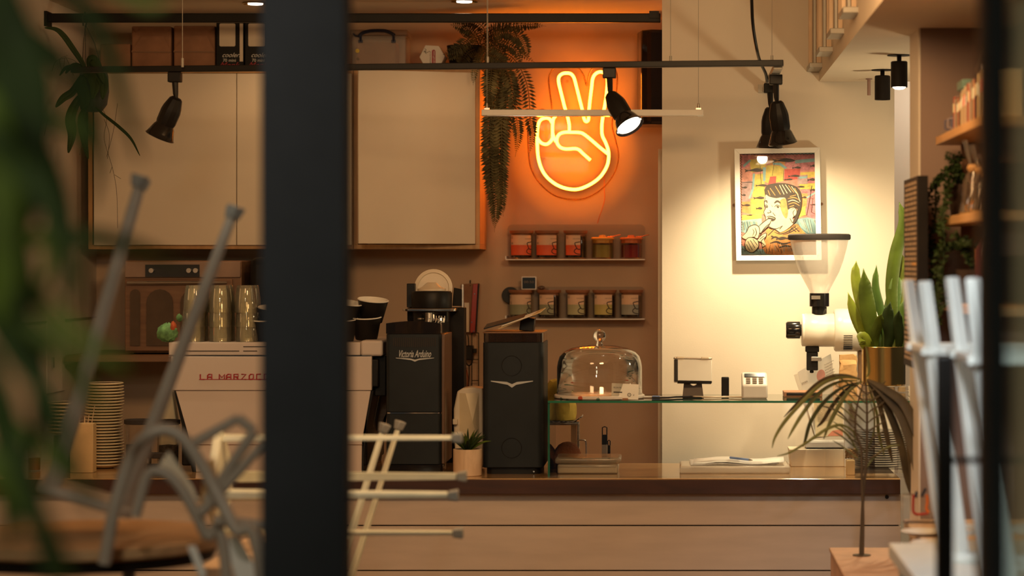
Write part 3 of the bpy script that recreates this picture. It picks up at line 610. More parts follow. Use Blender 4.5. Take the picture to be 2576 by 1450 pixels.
# ------------------------------------------------------------------ loudspeaker
sp = thing('loudspeaker', 'large black loudspeaker high on the back wall, cut off by the partition', 'loudspeaker', (X(1665, 9.85), 9.9, Z(310, 9.85)))
mb = MB(); a, b = X(1606, 9.8), X(1714, 9.8); z0, z1 = Z(314, 9.8), Z(76, 9.8)
mb.prism([(a, 10.0), (a-.006, 9.9), (a+.012, 9.79), (a+.05, 9.76), (b, 9.80), (b, 10.0)], lambda u, v, d: Vector((u, v, d)), z0, z1); mb.build('cabinet', M['blackgloss'], sp, bevel=.006, bseg=3)
mb = MB(); mb.prism([(a+.02, 9.785), (a+.052, 9.757), (b-.01, 9.795), (b-.01, 9.805)], lambda u, v, d: Vector((u, v, d)), z0+.012, z1-.012); mb.build('grille', M['blackmat'], sp)
MB().box(a+.06, a+.12, 10.0, 10.1, (z0+z1)/2-.03, (z0+z1)/2+.03).build('wall_bracket', M['black'], sp)

# ------------------------------------------------------------------ tea shelves
def ledge(name, label, pt, pb):
    a, b = X(1272, 9.98), X(1622, 9.98); z = Z(pb, 9.98); zt2 = Z(pt, 10.08)
    t = thing(name, label, 'shelf', ((a+b)/2, 10.03, z-.006), 'acrylic ledges for tea jars')
    MB().box(a, b, 9.965, 10.095, z-.005, z).build('ledge_plate', M['white'], t, bevel=.001)
    o = []; r = .02; h0, h1 = z, zt2
    o = [(a, h0), (b, h0)] + [(b-r+r*math.cos(q), h1-r+r*math.sin(q)) for q in [math.pi/2*i/5 for i in range(6)]] + [(a+r+r*math.cos(q), h1-r+r*math.sin(q)) for q in [math.pi/2+math.pi/2*i/5 for i in range(6)]]
    MB().prism(o, lambda u, v, d: Vector((u, d, v)), 10.090, 10.094).build('back_plate', M['acrylic'], t)
    MB().box(a-.001, a+.004, 9.965, 10.09, z, z+.012).build('end_lip', M['white'], t)
    return z
z_up = ledge('wall_ledge', 'upper acrylic ledge holding five tea jars below the neon hand', 565, 652)
z_lo = ledge('wall_ledge', 'lower acrylic ledge holding five tea jars and the small timer', 722, 802)
YJ = 10.022; JR = .0495
def wrap(cx, z0, r, a_mid):      # u metres round the jar, v up
    return lambda u, v, d=0.0: Vector((cx + (r+d)*math.sin(a_mid + u/r), YJ - (r+d)*math.cos(a_mid + u/r), z0 + v))
def wgrid(mb, f, u0, u1, v0, v1, d, n=14):
    vs = [f(u0+(u1-u0)*i/n, v, d) for i in range(n+1) for v in (v0, v1)]
    mb.add(vs, [(2*i, 2*i+2, 2*i+3, 2*i+1) for i in range(n)])
def jar(px, z, label, rot, lm, fill=.80, num=None, span=(-.042, .036), h=.118):
    cx = X(px, YJ); t = thing('tea_jar', label, 'jar', (cx, YJ, z), 'tea jars with wooden lids'); r = JR-.003
    MB().lathe([(0,.0005),(r-.004,.0005),(r,.005),(r,h-.022),(r-.002,h-.019),(r-.004,h-.022),(r-.004,.006),(0,.005)], (cx, YJ, z), 28).build('glass_body', M['glassjar'], t)
    MB().lathe([(0,.0062),(r-.0044,.0065),(r-.0044,h*fill-.004),(r*.6,h*fill),(0,h*fill-.003)], (cx, YJ, z), 22).build('tea', M['tea'], t)
    MB().lathe([(0,h-.024),(r-.006,h-.024),(r-.006,h-.015),(r+.001,h-.012),(r+.004,h-.004),(r+.004,h),(0,h)], (cx, YJ, z), 28).build('lid', M['lidwood'], t)
    f = wrap(cx, z, r, rot); mb = MB(); u0, u1 = span; wgrid(mb, f, u0, u1, .058, .098, .0006); mb.mat(1); wgrid(mb, f, u0, u1, .016, .058, .0006)
    lb = mb.build('paper_label', [M['labelcream'], M[lm]], t, fix=False, smooth=80)
    # logo: a teapot-cup drawn in two thick strokes, and the shop's name
    mb = MB()
    def st(pp, w_):
        pp = sm([Vector((a, b, 0)) for a, b in pp], 6); n = len(pp)
        for i in range(n-1):
            d_ = (pp[i+1]-pp[i]); nn = Vector((-d_.y, d_.x, 0)).normalized()*w_/2
            mb.add([f(q.x, q.y, .0012) for q in (pp[i]-nn, pp[i]+nn, pp[i+1]+nn, pp[i+1]-nn)], [(0,1,2,3)])
    e = u1
    st([(e-.001,.071),(e-.012,.069),(e-.023,.066),(e-.021,.056),(e-.016,.046),(e-.010,.040),(e-.001,.040)], .0035)
    st([(e-.014,.044),(e-.022,.039),(e-.026,.032),(e-.022,.025),(e-.012,.021),(e-.001,.020)], .0035)
    g = lambda a, b: f(a + e - .032, b + .082, .0012); put_text(mb, 'GOOD & PROPER', .0045, g, width=.030)
    g = lambda a, b: f(a + e - .038, b + .061, .0012); put_text(mb, 'LOOSE LEAF TEA', .0022, g, width=.014)
    if num:
        g = lambda a, b: f(a + u0 + .004, b + .061, .0012); put_text(mb, num, .013, g)
    for k in range(4):
        vv = .093 - k*.003; wgrid(mb, f, u0+.003, u0+.003+.013-.002*(k % 2), vv, vv+.0009, .0012, 3)
    mb.build('label_print', M['ink'], t, fix=False, smooth=0); return t
jar(1312, z_up, 'tea jar with orange label, leftmost on the upper ledge', .0, 'orange', num='30', span=(-.052, .050))
jar(1376, z_up, 'tea jar with orange label, second from left on the upper ledge', .0, 'orange', num='30', span=(-.052, .048))
jar(1448, z_up, 'tea jar with narrow orange label beside the jar of green powder', -.30, 'orange', span=(-.032, .036))
jar(1310, z_lo, "tea jar with sage label printed '12, leftmost on the lower ledge", .10, 'green1', num="'12", span=(-.062, .050))
jar(1381, z_lo, 'tea jar with narrow sage label, second from left on the lower ledge', -.30, 'green1', span=(-.030, .036))
jar(1453, z_lo, 'tea jar with pale green label, middle of the lower ledge', -.14, 'green2', span=(-.042, .036))
jar(1521, z_lo, 'tea jar with olive yellow label, second from right on the lower ledge', -.08, 'green3', span=(-.046, .038))
jar(1588, z_lo, 'tea jar with grey green label, rightmost on the lower ledge', -.08, 'green4', span=(-.044, .036))
def powder(px, label, pm, lm):
    cx = X(px, YJ); z = z_up; t = thing('powder_jar', label, 'jar', (cx, YJ, z), 'powder jars with spoons'); r = .0465; h = .095
    MB().lathe([(0,.0005),(r-.004,.0005),(r,.005),(r,h-.010),(r-.003,h-.008),(r-.004,h-.012),(r-.004,.006),(0,.005)], (cx, YJ, z), 28).build('glass_body', M['glassjar'], t)
    MB().lathe([(0,.0062),(r-.0044,.0065),(r-.0044,.058),(0,.064)], (cx, YJ, z), 22).build('powder', M[pm], t)
    MB().lathe([(0,.064),(r-.004,.066),(r-.004,.078),(r+.001,.082),(r+.001,.087),(r-.004,.090),(.016,.090),(.014,.098),(0,.100)], (cx, YJ, z), 28).build('lid', M[lm], t)
    MB().tube([(cx+.020, YJ, z+.092), (cx+.046, YJ-.01, z+.094), (cx+.075, YJ-.02, z+.101)], .0014, 6).build('spoon', M['copper'], t)
powder(1516, 'jar of green powder under an amber lid on the upper ledge', 'matcha', 'yellowlid')
powder(1588, 'jar of crimson powder under an orange lid on the upper ledge', 'beet', 'orangelid')
# timer, black lid and a spoon bowl on the jars
Y = 10.0; zj = z_lo + .1185
t = thing('kitchen_timer', 'small white framed digital timer standing on the lower tea jars', 'timer', (X(1330.5, Y), Y, zj))
MB().box(X(1311.5, Y), X(1350, Y), Y-.008, Y+.010, zj, zj+.056).build('frame', M['white'], t, bevel=.004, bseg=3)
MB().box(X(1314.5, Y), X(1347, Y), Y-.0095, Y-.007, zj+.005, zj+.051).build('screen', M['screen'], t, bevel=.002)
mb = MB(); put_text(mb, '00:50', .014, plane_fn((X(1318, Y), Y-.0105, zj+.028), (1,0,0), (0,0,1)), width=.042); mb.build('digits', M['inksoft'], t)
mb = MB(); R = Matrix.Rotation(math.pi/2-.15, 3, 'X'); mb.lathe([(0,0),(.034,0),(.036,.006),(.034,.012),(0,.012)], P(1284, 744, 10.085), 28, R)
one(mb, 'round_tray', M['black'], 'round black tray leaning behind the leftmost lower jar', 'tray')
mb = MB(); c = Vector((X(1362, 10.02), 10.02, zj)); mb.lathe([(0,.0),(.010,.001),(.016,.007),(.0165,.010),(.012,.015),(0,.018)], c, 18); mb.tube([c+Vector((.012,0,.006)), c+Vector((.03,.02,.002))], .0014, 6)
one(mb, 'measuring_spoon', M['steel'], 'metal measuring scoop lying on a lid right of the timer', 'spoon')
# ------------------------------------------------------------------ glass display case
GY0, GY1 = 8.05, 8.46; GT = Z(1009, 8.05); ga, gb = X(1378, 8.05), X(2292, 8.05)
gc = thing('display_case', 'low frameless glass case with green edges standing on the worktop', 'display case', ((ga+gb)/2, 8.25, CT))
def pane(name, x0, x1, y0, y1, z0, z1):
    mb = MB(); mb.box(x0, x1, y0, y1, z0, z1); d = [x1-x0, y1-y0, z1-z0]; thin = d.index(min(d))
    for k, f in enumerate(mb.f):
        n = (mb.v[f[1]]-mb.v[f[0]]).cross(mb.v[f[2]]-mb.v[f[1]]).normalized(); mb.m[k] = 0 if abs(n[thin]) > .9 else 1
    return mb.build(name, [M['glass'], M['glassgreen']], gc, smooth=0)
pane('top_pane', ga, gb, GY0, GY1, GT-.007, GT)
pane('front_pane', ga, gb, GY0, GY0+.006, CT+.0005, GT-.0072)
pane('side_pane', ga, ga+.0065, GY0+.0065, GY1, CT+.0005, GT-.0072)
pane('side_pane', gb-.0065, gb, GY0+.0065, GY1, CT+.0005, GT-.0072)
GT += .0005
# cake dome on a floral board
Y = 8.23; cx = X(1508, Y); r = 107*Y/F
mb = MB(); mb.lathe([(0,0),(.150,0),(.154,.003),(.154,.010),(.150,.0125),(0,.0125)], (cx, Y, GT), 40)
one(mb, 'serving_board', M['floral'], 'round flower patterned board under the glass cake dome', 'board')
zb_ = GT+.013; H = Z(869, Y) - zb_
dm = thing('cake_dome', 'clear glass cake dome with ball knob on the glass case', 'cake dome', (cx, Y, zb_))
MB().lathe([(r,.0),(r+.002,.003),(r,.006),(r,H*.55),(r-.003,H*.66),(r*.94,H*.77),(r*.84,H*.865),(r*.66,H*.94),(r*.42,H*.985),(r*.2,H),(0,H)], (cx, Y, zb_), 56).build('bell', M['dome'], dm, smooth=80)
kz = zb_+H; mb = MB(); mb.lathe([(.010,-.004),(.012,.002),(.009,.008),(.010,.014)] + [(.0215*math.cos(a), .032+.0215*math.sin(a)) for a in [-1.08+ (1.57+1.08)*i/14 for i in range(15)]], (cx, Y, kz), 28)
kg = bpy.data.materials.new('knob_glass'); kg.use_nodes = True; b = kg.node_tree.nodes['Principled BSDF']; b.inputs['Transmission Weight'].default_value = 1; b.inputs['Roughness'].default_value = .02; b.inputs['IOR'].default_value = 1.5
mb.build('knob', kg, dm, smooth=80)
# price card
Y = 8.10; t = thing('price_card', 'small white price card clipped up before the cake dome', 'card', (X(1575, Y), Y, GT))
f = plane_fn(P(1538, 1006, Y) + Vector((0,0,.0015)), Vector((1, -.02, -.02)).normalized(), Vector((0,.25,1)).normalized())
mb = MB(); mb.prism([(0,0),(.090,0),(.092,.052),(.001,.055)], f, -.0006, .0006); mb.build('card', M['paper'], t)
mb = MB(); put_text(mb, 'PECAN PIE', .008, lambda a, b: f(a+.007, b+.037, .0009), width=.026); mb.prism([(.007,.022),(.036,.022),(.036,.026),(.007,.026)], f, .0006, .001)
cc = [(.060+.0055*math.cos(q), .016+.0055*math.sin(q)) for q in [math.pi*i/10 for i in range(20)]]; mb.tube([f(a, b, .001) for a, b in cc], .0009, 5, closed=True); put_text(mb, 'E', .006, lambda a, b: f(a+.0582, b+.0140, .0012)); put_text(mb, 'V', .009, lambda a, b: f(a+.072, b+.012, .0012)); mb.build('print', M['ink'], t, smooth=0)
MB().box(X(1566, Y), X(1580, Y), Y-.010, Y+.012, GT, GT+.006).build('clip_foot', M['kraft'], t)
# cables
Y = 8.2; z = GT+.004
for pts, m_, lab in (([(1610,1),(1630,5),(1655,0),(1690,-6)], 'white', 'white cable with blue sleeve running from the cake dome to the tablet stand'), ([(1640,-22),(1680,-20),(1700,0),(1740,12)], 'black', 'black cable lying at the foot of the tablet stand'), ([(1745,10),(1790,-6),(1830,4),(1868,-8)], 'creamplastic', 'thin cream cable between tablet stand and card reader')):
    p_ = sm([Vector((X(u, 8.2), 8.2+v*.002, z)) for u, v in pts], 6); mb = MB(); mb.tube(p_, .0032, 7); o = one(mb, 'cable', M[m_], lab, 'cable')
    if m_ == 'white': MB().cyl(p_[-6]+Vector((0,0,.0005)), p_[-10]+Vector((0,0,.0005)), .0042).build('blue_sleeve', M['bluepen'], o)
# tablet stand
Y = 8.22; t = thing('tablet_stand', 'small till screen on a dark wedge stand left of the card reader', 'stand', (X(1742, Y), Y, GT))
S_ = Y/F; R = Matrix.Rotation(-.22, 3, 'X') @ Matrix.Rotation(.10, 3, 'Z'); c = P(1743, 934, Y)
MB().obox(c, (96*S_, .012, 60*S_), R).build('screen_back', M['paper'], t, bevel=.003)
MB().obox(c + R @ Vector((-43*S_, -.002, 0)), (9*S_, .0135, 57*S_), R).build('black_side', M['black'], t, bevel=.002)
mb = MB(); mb.obox(c + R @ Vector((0, 0, 32*S_)), (97*S_, .016, 4*S_), R); mb.build('top_rim', M['steel'], t, bevel=.002)
MB().obox(c + R @ Vector((4*S_, -.004, -29*S_)), (86*S_, .022, 6*S_), R).build('bottom_rim', M['blackmat'], t, bevel=.002)
mb = MB()
for dx in (-32, 30): mb.obox(c + R @ Vector((dx*S_, -.001, 32.5*S_)), (20*S_, .019, 5.5*S_), R)
mb.build('rubber_corner', M['creamplastic'], t, bevel=.002)
out = [(1717,1001),(1770,1001),(1765,958)] + [(1745+11*math.cos(q), 958+14*math.sin(q)) for q in [math.pi*i/8 for i in range(9)]] + [(1721,958)]
mb = MB(); mb.prism([(X(a, Y), max(GT, Z(b, Y))) for a, b in out], lambda u, v, d: Vector((u, Y+.01+d+(v-GT)*.15, v)), 0, .03); mb.build('wedge_foot', mat('taupe_plastic', (0.10,0.065,0.045), .45), t, bevel=.001)
MB().box(X(1717, Y), X(1770, Y), Y-.02, Y+.07, GT, GT+.004).build('base_plate', M['blackmat'], t)
Y = 8.25; mb = MB(); mb.box(X(1815, Y), X(1834, Y), Y-.006, Y+.02, GT, Z(949, Y)); one(mb, 'handheld_remote', M['black'], 'small upright black handset between tablet stand and card reader', 'handset', bevel=.004, bseg=3)
# card reader
Y = 8.17; t = thing('card_reader', 'white card reader with sloping keypad on the glass case', 'card reader', (X(1898, Y), Y+.03, GT)); a, b = X(1867, Y), X(1931, Y)
mb = MB(); mb.prism([(Y, GT), (Y+.10, GT), (Y+.10, GT+.085), (Y+.06, GT+.082), (Y, GT+.046)], lambda u, v, d: Vector((d, u, v)), a, b); mb.build('body', M['white'], t, bevel=.006, bseg=3)
f = plane_fn((a, Y, GT+.0485), (1,0,0), Vector((0,.06,.036)).normalized()); w_ = b-a
mb = MB(); mb.prism([(.10*w_,.045),(.90*w_,.045),(.90*w_,.064),(.10*w_,.064)], f, 0, .0015); mb.build('display', M['screen'], t)
for i in range(3):
    for j in range(3): mb = MB(); u, v = (.16+.25*i)*w_, .006+.012*j; mb.prism([(u, v),(u+.17*w_, v),(u+.17*w_, v+.008),(u, v+.008)], f, 0, .002); mb.build('key', M['inksoft'], t)
mb = MB(); mb.box(X(1972, 8.3), X(2068, 8.3), 8.28, 8.40, GT, GT+.017); mb.mat(1).box(X(1978, 8.3), X(2062, 8.3), 8.278, 8.282, GT+.004, GT+.014)
one(mb, 'cash_tray', [M['kraft'], M['black']], 'low dark tray on the glass case right of the card reader', 'tray', bevel=.002)

# ------------------------------------------------------------------ things on the worktop, right half
def tray(px0, px1, Y0, Y1, h, m, name, label, cat, lidm=None):
    a, b = X(px0, Y0), X(px1, Y0); t = thing(name, label, cat, ((a+b)/2, (Y0+Y1)/2, CT))
    MB().box(a+.008, b-.008, Y0+.004, Y1, CT, CT+h*.62).build('tub', m, t, bevel=.008, bseg=3)
    MB().box(a, b, Y0, Y1+.006, CT+h*.62, CT+h).build('lid', lidm or m, t, bevel=.008, bseg=3); return t
tray(1396, 1561, 8.16, 8.34, .056, glass('box_plastic', (.9,.85,.75), .9, .3, .42, (0.72,0.62,0.46), .2), 'food_container', 'clear lidded food container at the left end of the glass case', 'container', glass('lid_plastic', (.9,.85,.75), .9, .3, .30, (0.7,0.6,0.45), .2))
MB().box(X(1404, 8.2), X(1552, 8.2), 8.19, 8.31, CT+.003, CT+.020).build('contents', M['creamplastic'], [o for o in C.objects if o.name == 'food_container'][0])
t = thing('document_tray', 'shallow clear tray of loose white papers inside the glass case', 'tray', (X(1850, 8.2), 8.3, CT))
MB().box(X(1710, 8.18), X(1988, 8.18), 8.18, 8.40, CT+.0005, CT+.026).build('tub', glass('tray_plastic', (.95,.9,.85), .9, .2, .45, (0.85,0.78,0.68), .2), t, bevel=.006, bseg=3)
for k, (a, b, y, dz, rz, lab) in enumerate(((1736, 1960, 8.20, .0275, .02, 'lower white sheet in the clear tray'), (1745, 1975, 8.205, .030, -.03, 'upper white sheet in the clear tray, under the blue pen'))):
    x0, x1 = X(a, y), X(b, y); mb = MB(); n = 8; vs = []; 
    for i in range(n+1):
        u = i/n; q = Matrix.Rotation(rz, 3, 'Z') @ Vector(((u-.5)*(x1-x0), -.09, 0)); q2 = Matrix.Rotation(rz, 3, 'Z') @ Vector(((u-.5)*(x1-x0), .09, 0)); dzz = .004*math.sin(u*math.pi*1.5)**2*(1+k)
        vs += [Vector(((x0+x1)/2, 8.30, CT+dz+dzz)) + q, Vector(((x0+x1)/2, 8.30, CT+dz+dzz+.004)) + q2]
    mb.add(vs, [(2*i, 2*i+2, 2*i+3, 2*i+1) for i in range(n)]); one(mb, 'paper_sheet', M['paperlamp'], lab, 'paper', 'loose papers in the tray', solid=.0012)
mb = MB(); mb.cyl((X(1838, 8.24), 8.30, CT+.0455), (X(1885, 8.24), 8.235, CT+.043), .0042); mb.mat(1).cyl((X(1885, 8.24), 8.235, CT+.043), (X(1893, 8.24), 8.225, CT+.0426), .0042, .001)
one(mb, 'pen', [M['bluepen'], M['steel']], 'pale blue pen lying on the papers in the tray', 'pen')
# wedge tray, white notebook, wood block, twine, dark plates
Y = 8.47; x0, x1 = X(1990, Y), X(2138, Y); t = thing('paper_tray', 'pale card tray under the white notebook behind the case', 'tray', ((x0+x1)/2, 8.5, CT))
mb = MB(); mb.prism([(x0, CT), (x1, CT), (x1-.024, Z(1131, Y)), (x0-.006, Z(1131, Y))], lambda u, v, d: Vector((u, d, v)), Y, 8.60); mb.build('box', M['creamplastic'], t, bevel=.002)
zt2 = Z(1131, 8.47)+.0005; mb = MB(); mb.box(X(2028, 8.5), X(2134, 8.5), 8.48, 8.59, zt2, zt2+.004); mb.mat(1).box(X(2026, 8.5), X(2132, 8.5), 8.482, 8.59, zt2+.004, zt2+.024)
one(mb, 'notebook', [M['black'], M['paperlamp']], 'thick white notebook on a black base under the leaning menus', 'notebook', bevel=.002)
mb = MB(); mb.box(X(2143, 8.2), X(2284, 8.2), 8.20, 8.43, CT, CT+.012); one(mb, 'glass_slab', M['acrylic'], 'clear slab under the stack of dark plates', 'slab')
t0 = None; PR = .093
for i in range(16):
    cx_, cy_ = X(2216, 8.32)+random.uniform(-.003,.003), 8.32; zz = CT+.0135 + i*.0078
    if t0 is None:
        mb = MB(); mb.lathe([(0,.0),(PR*.6,.0),(PR*.95,.005),(PR,.0068),(PR*.93,.0068),(PR*.6,.0025),(0,.0025)], (0,0,0), 36)
        t0 = mb.build('dark_plate', M['blackgloss'], None, local=True, smooth=50); tag(t0, 'dark glossy plate in the stack behind the palm', 'plate', 'stack of dark plates'); t0.location = (cx_, cy_, zz)
    else: dup(t0, (cx_, cy_, zz))
nm = {0: 'bottom dark glossy plate of the stack behind the palm'}
mb = MB(); p_ = []
for i in range(90): a = i*.42; p_.append(Vector((X(2142, 8.15)+.018*math.cos(a)*(1+.1*math.sin(i)), 8.15+.018*math.sin(a), CT+.058+.00030*i+.004*math.sin(i*2.1))))
mb.tube(p_, .0035, 5); one(mb, 'twine_coil', M['twine'], 'coil of brown twine on the little wooden block', 'twine')
mb = MB(); mb.box(X(2129, 8.14), X(2150, 8.14), 8.125, 8.175, CT+.0, CT+.050); one(mb, 'wooden_block', M['kraftpale'], 'little pale wooden block beside the dark plates', 'block', bevel=.002)
# menus leaning behind the case
def sheet(name, label, q, Y, m, group, lines, extra=None):
    TL, TR, BR, BL = [P(a, b, Y) for a, b in q]; zb2 = min(BL.z, BR.z)
    lean = lambda p: p + Vector((0, (p.z-CT)*.12, 0)); TL, TR, BR, BL = map(lean, (TL, TR, BR, BL)); o = BL; ux = BR-BL; vy = TL-BL
    n = ux.cross(vy).normalized(); fn = lambda u, v, d=0.0: o + ux*u + vy*v + (TR-TL-ux)*u*v + n*d
    t = thing(name, label, 'menu', (BL+BR)/2, group); mb = MB(); mb.prism([(0,0),(1,0),(1,1),(0,1)], fn, -.0012, 0); mb.build('sheet', m, t)
    mb = MB(); L1, L2 = ux.length, vy.length
    for ln in lines:
        u, v, s_, txt, ww = ln; put_text(mb, txt, 1.0, lambda a, b: fn(u + a*ww, v + b*s_, .0009), width=min(1, len(txt)/20.0), bold=.01)
    if mb.v: mb.build('print', M['inksoft'], t, smooth=0)
    if extra: extra(t, fn)
    return t
ml = [(.1, .86-.055*i - (.05 if i > 5 else 0), .04, s_, .9) for i, s_ in enumerate(['Tea & toast', 'Sourdough with jam', 'Granola & yoghurt', 'Pecan pie slice', 'Brownie', 'Oat cookie', 'Flat white', 'Filter coffee', 'Iced tea', 'Chai latte'])]
def stamp(t, fn):
    MB().prism([(.62+.13*math.cos(a), .80+.075*math.sin(a)) for a in [math.pi*i/12 for i in range(24)]], fn, 0, .0008).build('pink_stamp', mat('pink_stamp', (0.85,0.42,0.38), .8), t)
def block(t, fn):
    MB().prism([(.42,.02),(.98,.02),(.98,.17),(.6,.14)], fn, 0, .0008).build('salmon_patch', mat('salmon', (0.75,0.28,0.18), .8), t)
mg = 'printed menus leaning behind the case'
sheet('menu_sheet', 'plain back menu sheet, leftmost of the leaning papers', [(1998,945),(2080,915),(2108,1098),(2050,1104)], 8.66, M['paper'], mg, [])
sheet('menu_sheet', 'white menu sheet with round pink stamp leaning under the coffee grinder', [(2008,938),(2092,892),(2118,1088),(2052,1102)], 8.64, M['paperlamp'], mg, [(.76, .90-.035*i, .02, s_, .30) for i, s_ in enumerate(['Tea tasting on sunday', 'Cupping at the bar', 'Brewing class', 'Green, white, black', 'Herbal blends today', 'Ask for a free sample', 'Cold brew bottles'])] + [(.02, .80, .04, 'SWAN', .9)], stamp)
sheet('menu_sheet', 'closely printed kraft menu with salmon corner seen through the glass case', [(2048,1012),(2120,985),(2122,1100),(2053,1100)], 8.62, mat('menu_card', (0.74,0.62,0.42), .8), mg, [(.10, .84-.026*i, .022, s_*2, .62) for i, s_ in enumerate(['Loose leaf tea pots', 'Jade tips green', 'Rooibos and mint', 'Assam breakfast', 'Earl grey blue', 'Hibiscus berry', 'Oolong, Darjeeling', 'Lemon verbena', 'White peony tea', 'Iced tea of the day', 'Peppermint leaf', 'Turmeric chai', 'Lapsang smoked', 'Lemongrass, ginger', 'Decaf black tea', 'Moroccan mint', 'Sencha, genmaicha', 'Golden tips'])], block)
Y = 8.60; mb = MB(); mb.box(X(2124, 8.46), X(2198, 8.46), 8.455, 8.49, CT, Z(1012, 8.46)); one(mb, 'white_carton', M['paperlamp'], 'white carton behind the case beside the printed menus', 'carton', bevel=.002)
Y = 8.44; sheet('menu_card', 'cream printed card standing on the glass case under the brown bag', [(2098,962),(2165,957),(2166,1002),(2096,1004)], 8.36, M['labelcream'], None, [(.08, .80-.16*i, .10, s_, .78) for i, s_ in enumerate(['House granola with seeds', 'Peanut butter cups', 'Honey & oat bars', 'Made in Peckham'])])
# brown bag, on the case
Y = 8.42; t = thing('paper_bag', 'crumpled brown paper bag below the coffee grinder', 'bag', (X(2130, Y), Y, GT))
mb = MB(); n = 10; vs = []
for j in range(9):
    for i in range(n):
        a = 2*math.pi*i/n; k = 1-.10*j/8; jit = random.uniform(-.004,.004)*(1 if j else 0)
        vs.append((X(2132, Y) + (.034*math.copysign(abs(math.cos(a))**.5, math.cos(a)))*k+jit, 8.40+(.022*math.copysign(abs(math.sin(a))**.5, math.sin(a)))*(k if j < 7 else .3)+jit, GT + j*.0175 + (jit if j < 8 else jit*2)))
mb.add(vs, [(j*n+i, j*n+(i+1)%n, (j+1)*n+(i+1)%n, (j+1)*n+i) for j in range(8) for i in range(n)] + [tuple(range(n))[::-1], tuple(8*n+i for i in range(n))]); mb.build('bag', mat('bag_paper', (0.62,0.36,0.15), .8, bump=.3, bscale=30), t, smooth=25)

# ------------------------------------------------------------------ white coffee grinder with clear hopper
Y = 8.57; S_ = Y/F
gr = thing('coffee_grinder', 'white shop coffee grinder with big clear conical hopper before the framed print', 'coffee grinder', (X(2150, Y), Y, CT))
ax = Matrix(((0,0,1),(1,0,0),(0,1,0)))      # local z -> world x
def xl(prof, m, name, seg=36, zc=831): MB().lathe([(r*S_, X(p, Y)) for r, p in prof], (0, Y, Z(zc, Y)), seg, ax).build(name, m, gr, smooth=45)
wm = mat('grinder_white', (0.88, 0.83, 0.72), .28, var=.02)
xl([(0,2016),(38,2016),(41,2018),(41,2021),(41,2024),(42,2025),(42,2060),(42,2098),(0,2098)], wm, 'burr_chamber')
xl([(0,2098),(50,2098),(54,2102),(54,2120),(54,2196),(48,2207),(0,2207)], wm, 'motor_housing')
xl([(0,1977),(19,1977),(22,1981),(22,2012),(15,2014),(15,2017),(0,2017)], M['blackgloss'], 'adjuster_dial', 14)
mb = MB()
for i in range(9): z = Z(843 + i*4.4, Y); mb.box(X(2119, Y), X(2141, Y), Y-.0722+abs(i-1)*.0004, Y-.060, z-.0009, z+.0009)
mb.v = [Vector((v.x, (Y - math.sqrt(max(0, (54.6*S_)**2-(v.z-Z(831, Y))**2))) if v.y < Y-.065 else v.y, v.z)) for v in mb.v]; mb.build('vent', M['ink'], gr, smooth=0)
hx_ = X(2061, Y)
MB().lathe([(0,Z(792,Y)),(19*S_,Z(792,Y)),(19*S_,Z(773,Y)),(25*S_,Z(771,Y)),(25*S_,Z(738,Y)),(0,Z(738,Y))], (hx_, Y, 0), 28).build('hopper_collar', M['blackgloss'], gr)
MB().box(X(2040, Y), X(2062, Y), Y-.037, Y-.028, Z(753, Y), Z(744, Y)).build('lock_slide', M['steel'], gr)
MB().lathe([(r*S_, Z(z, Y)) for r, z in ((23,738),(26,730),(36,712),(50,685),(61,655),(69,625),(73,606),(74,604))], (hx_, Y, 0), 48).build('hopper', M['frost'], gr, smooth=80)
MB().lathe([(0,Z(604,Y)),(77*S_,Z(604,Y)),(79*S_,Z(601,Y)),(79*S_,Z(592,Y)),(75*S_,Z(589,Y)),(0,Z(589,Y))], (hx_, Y, 0), 48).build('hopper_lid', M['ink'], gr)
sx = X(2043, Y); mb = MB(); mb.box(sx-17*S_, sx+17*S_, Y-.022, Y+.022, Z(886, Y), Z(872, Y)); mb.box(sx-14*S_, sx+14*S_, Y-.019, Y+.019, Z(932, Y), Z(886, Y)); mb.cyl((sx-1*S_, Y, Z(932, Y)), (sx-1*S_, Y, Z(939, Y)), .007); mb.build('spout', M['black'], gr, bevel=.003)
mb = MB(); mb.box(sx-4*S_, sx+22*S_, Y-.036, Y-.020, Z(908, Y), Z(897, Y)); mb.build('lever', M['steel'], gr, bevel=.002)
MB().box(X(2157, Y), X(2200, Y), Y-.03, Y+.03, CT, Z(882, Y)).build('column', mat('column_brown', (0.16,0.09,0.05), .4), gr, bevel=.006)
# ------------------------------------------------------------------ gold pot and its plant on clear boxes
Y = 8.2; cx, cy = X(2223, Y), Y
for k, lab in enumerate(('lower of the clear boxes under the gold pot', 'upper of the clear boxes under the gold pot')):
    t = thing('clear_box', lab, 'box', (cx+.012, cy, GT+.022*k), 'clear boxes under the gold pot'); z = GT+.022*k+.0003
    MB().box(cx-.078, cx+.09, cy-.075, cy+.07, z, z+.0215).build('box', M['acrylic'], t, bevel=.002)
    for i in range(4): MB().cyl((cx-.052+.036*i, cy-.055, z+.003), (cx-.052+.036*i, cy-.055, z+.019), .013).build('contents', M['kraftpale'], t)
zp = GT+.0445; zt3 = Z(872, Y); r = 55*Y/F
gp = thing('gold_planter', 'shiny gold cylinder pot of tall broad green leaves on the case', 'plant', (cx, cy, zp))
MB().lathe([(0,0),(r-.003,0),(r,.003),(r,zt3-zp-.001),(r-.001,zt3-zp),(r-.003,zt3-zp-.002),(r-.003,zt3-zp-.03),(0,zt3-zp-.03)], (cx, cy, zp), 56).build('pot', M['gold'], gp)
MB().lathe([(0,0),(r-.0035,0),(r-.0035,.004),(0,.006)], (cx, cy, zt3-.030), 24).build('soil', M['tea'], gp)
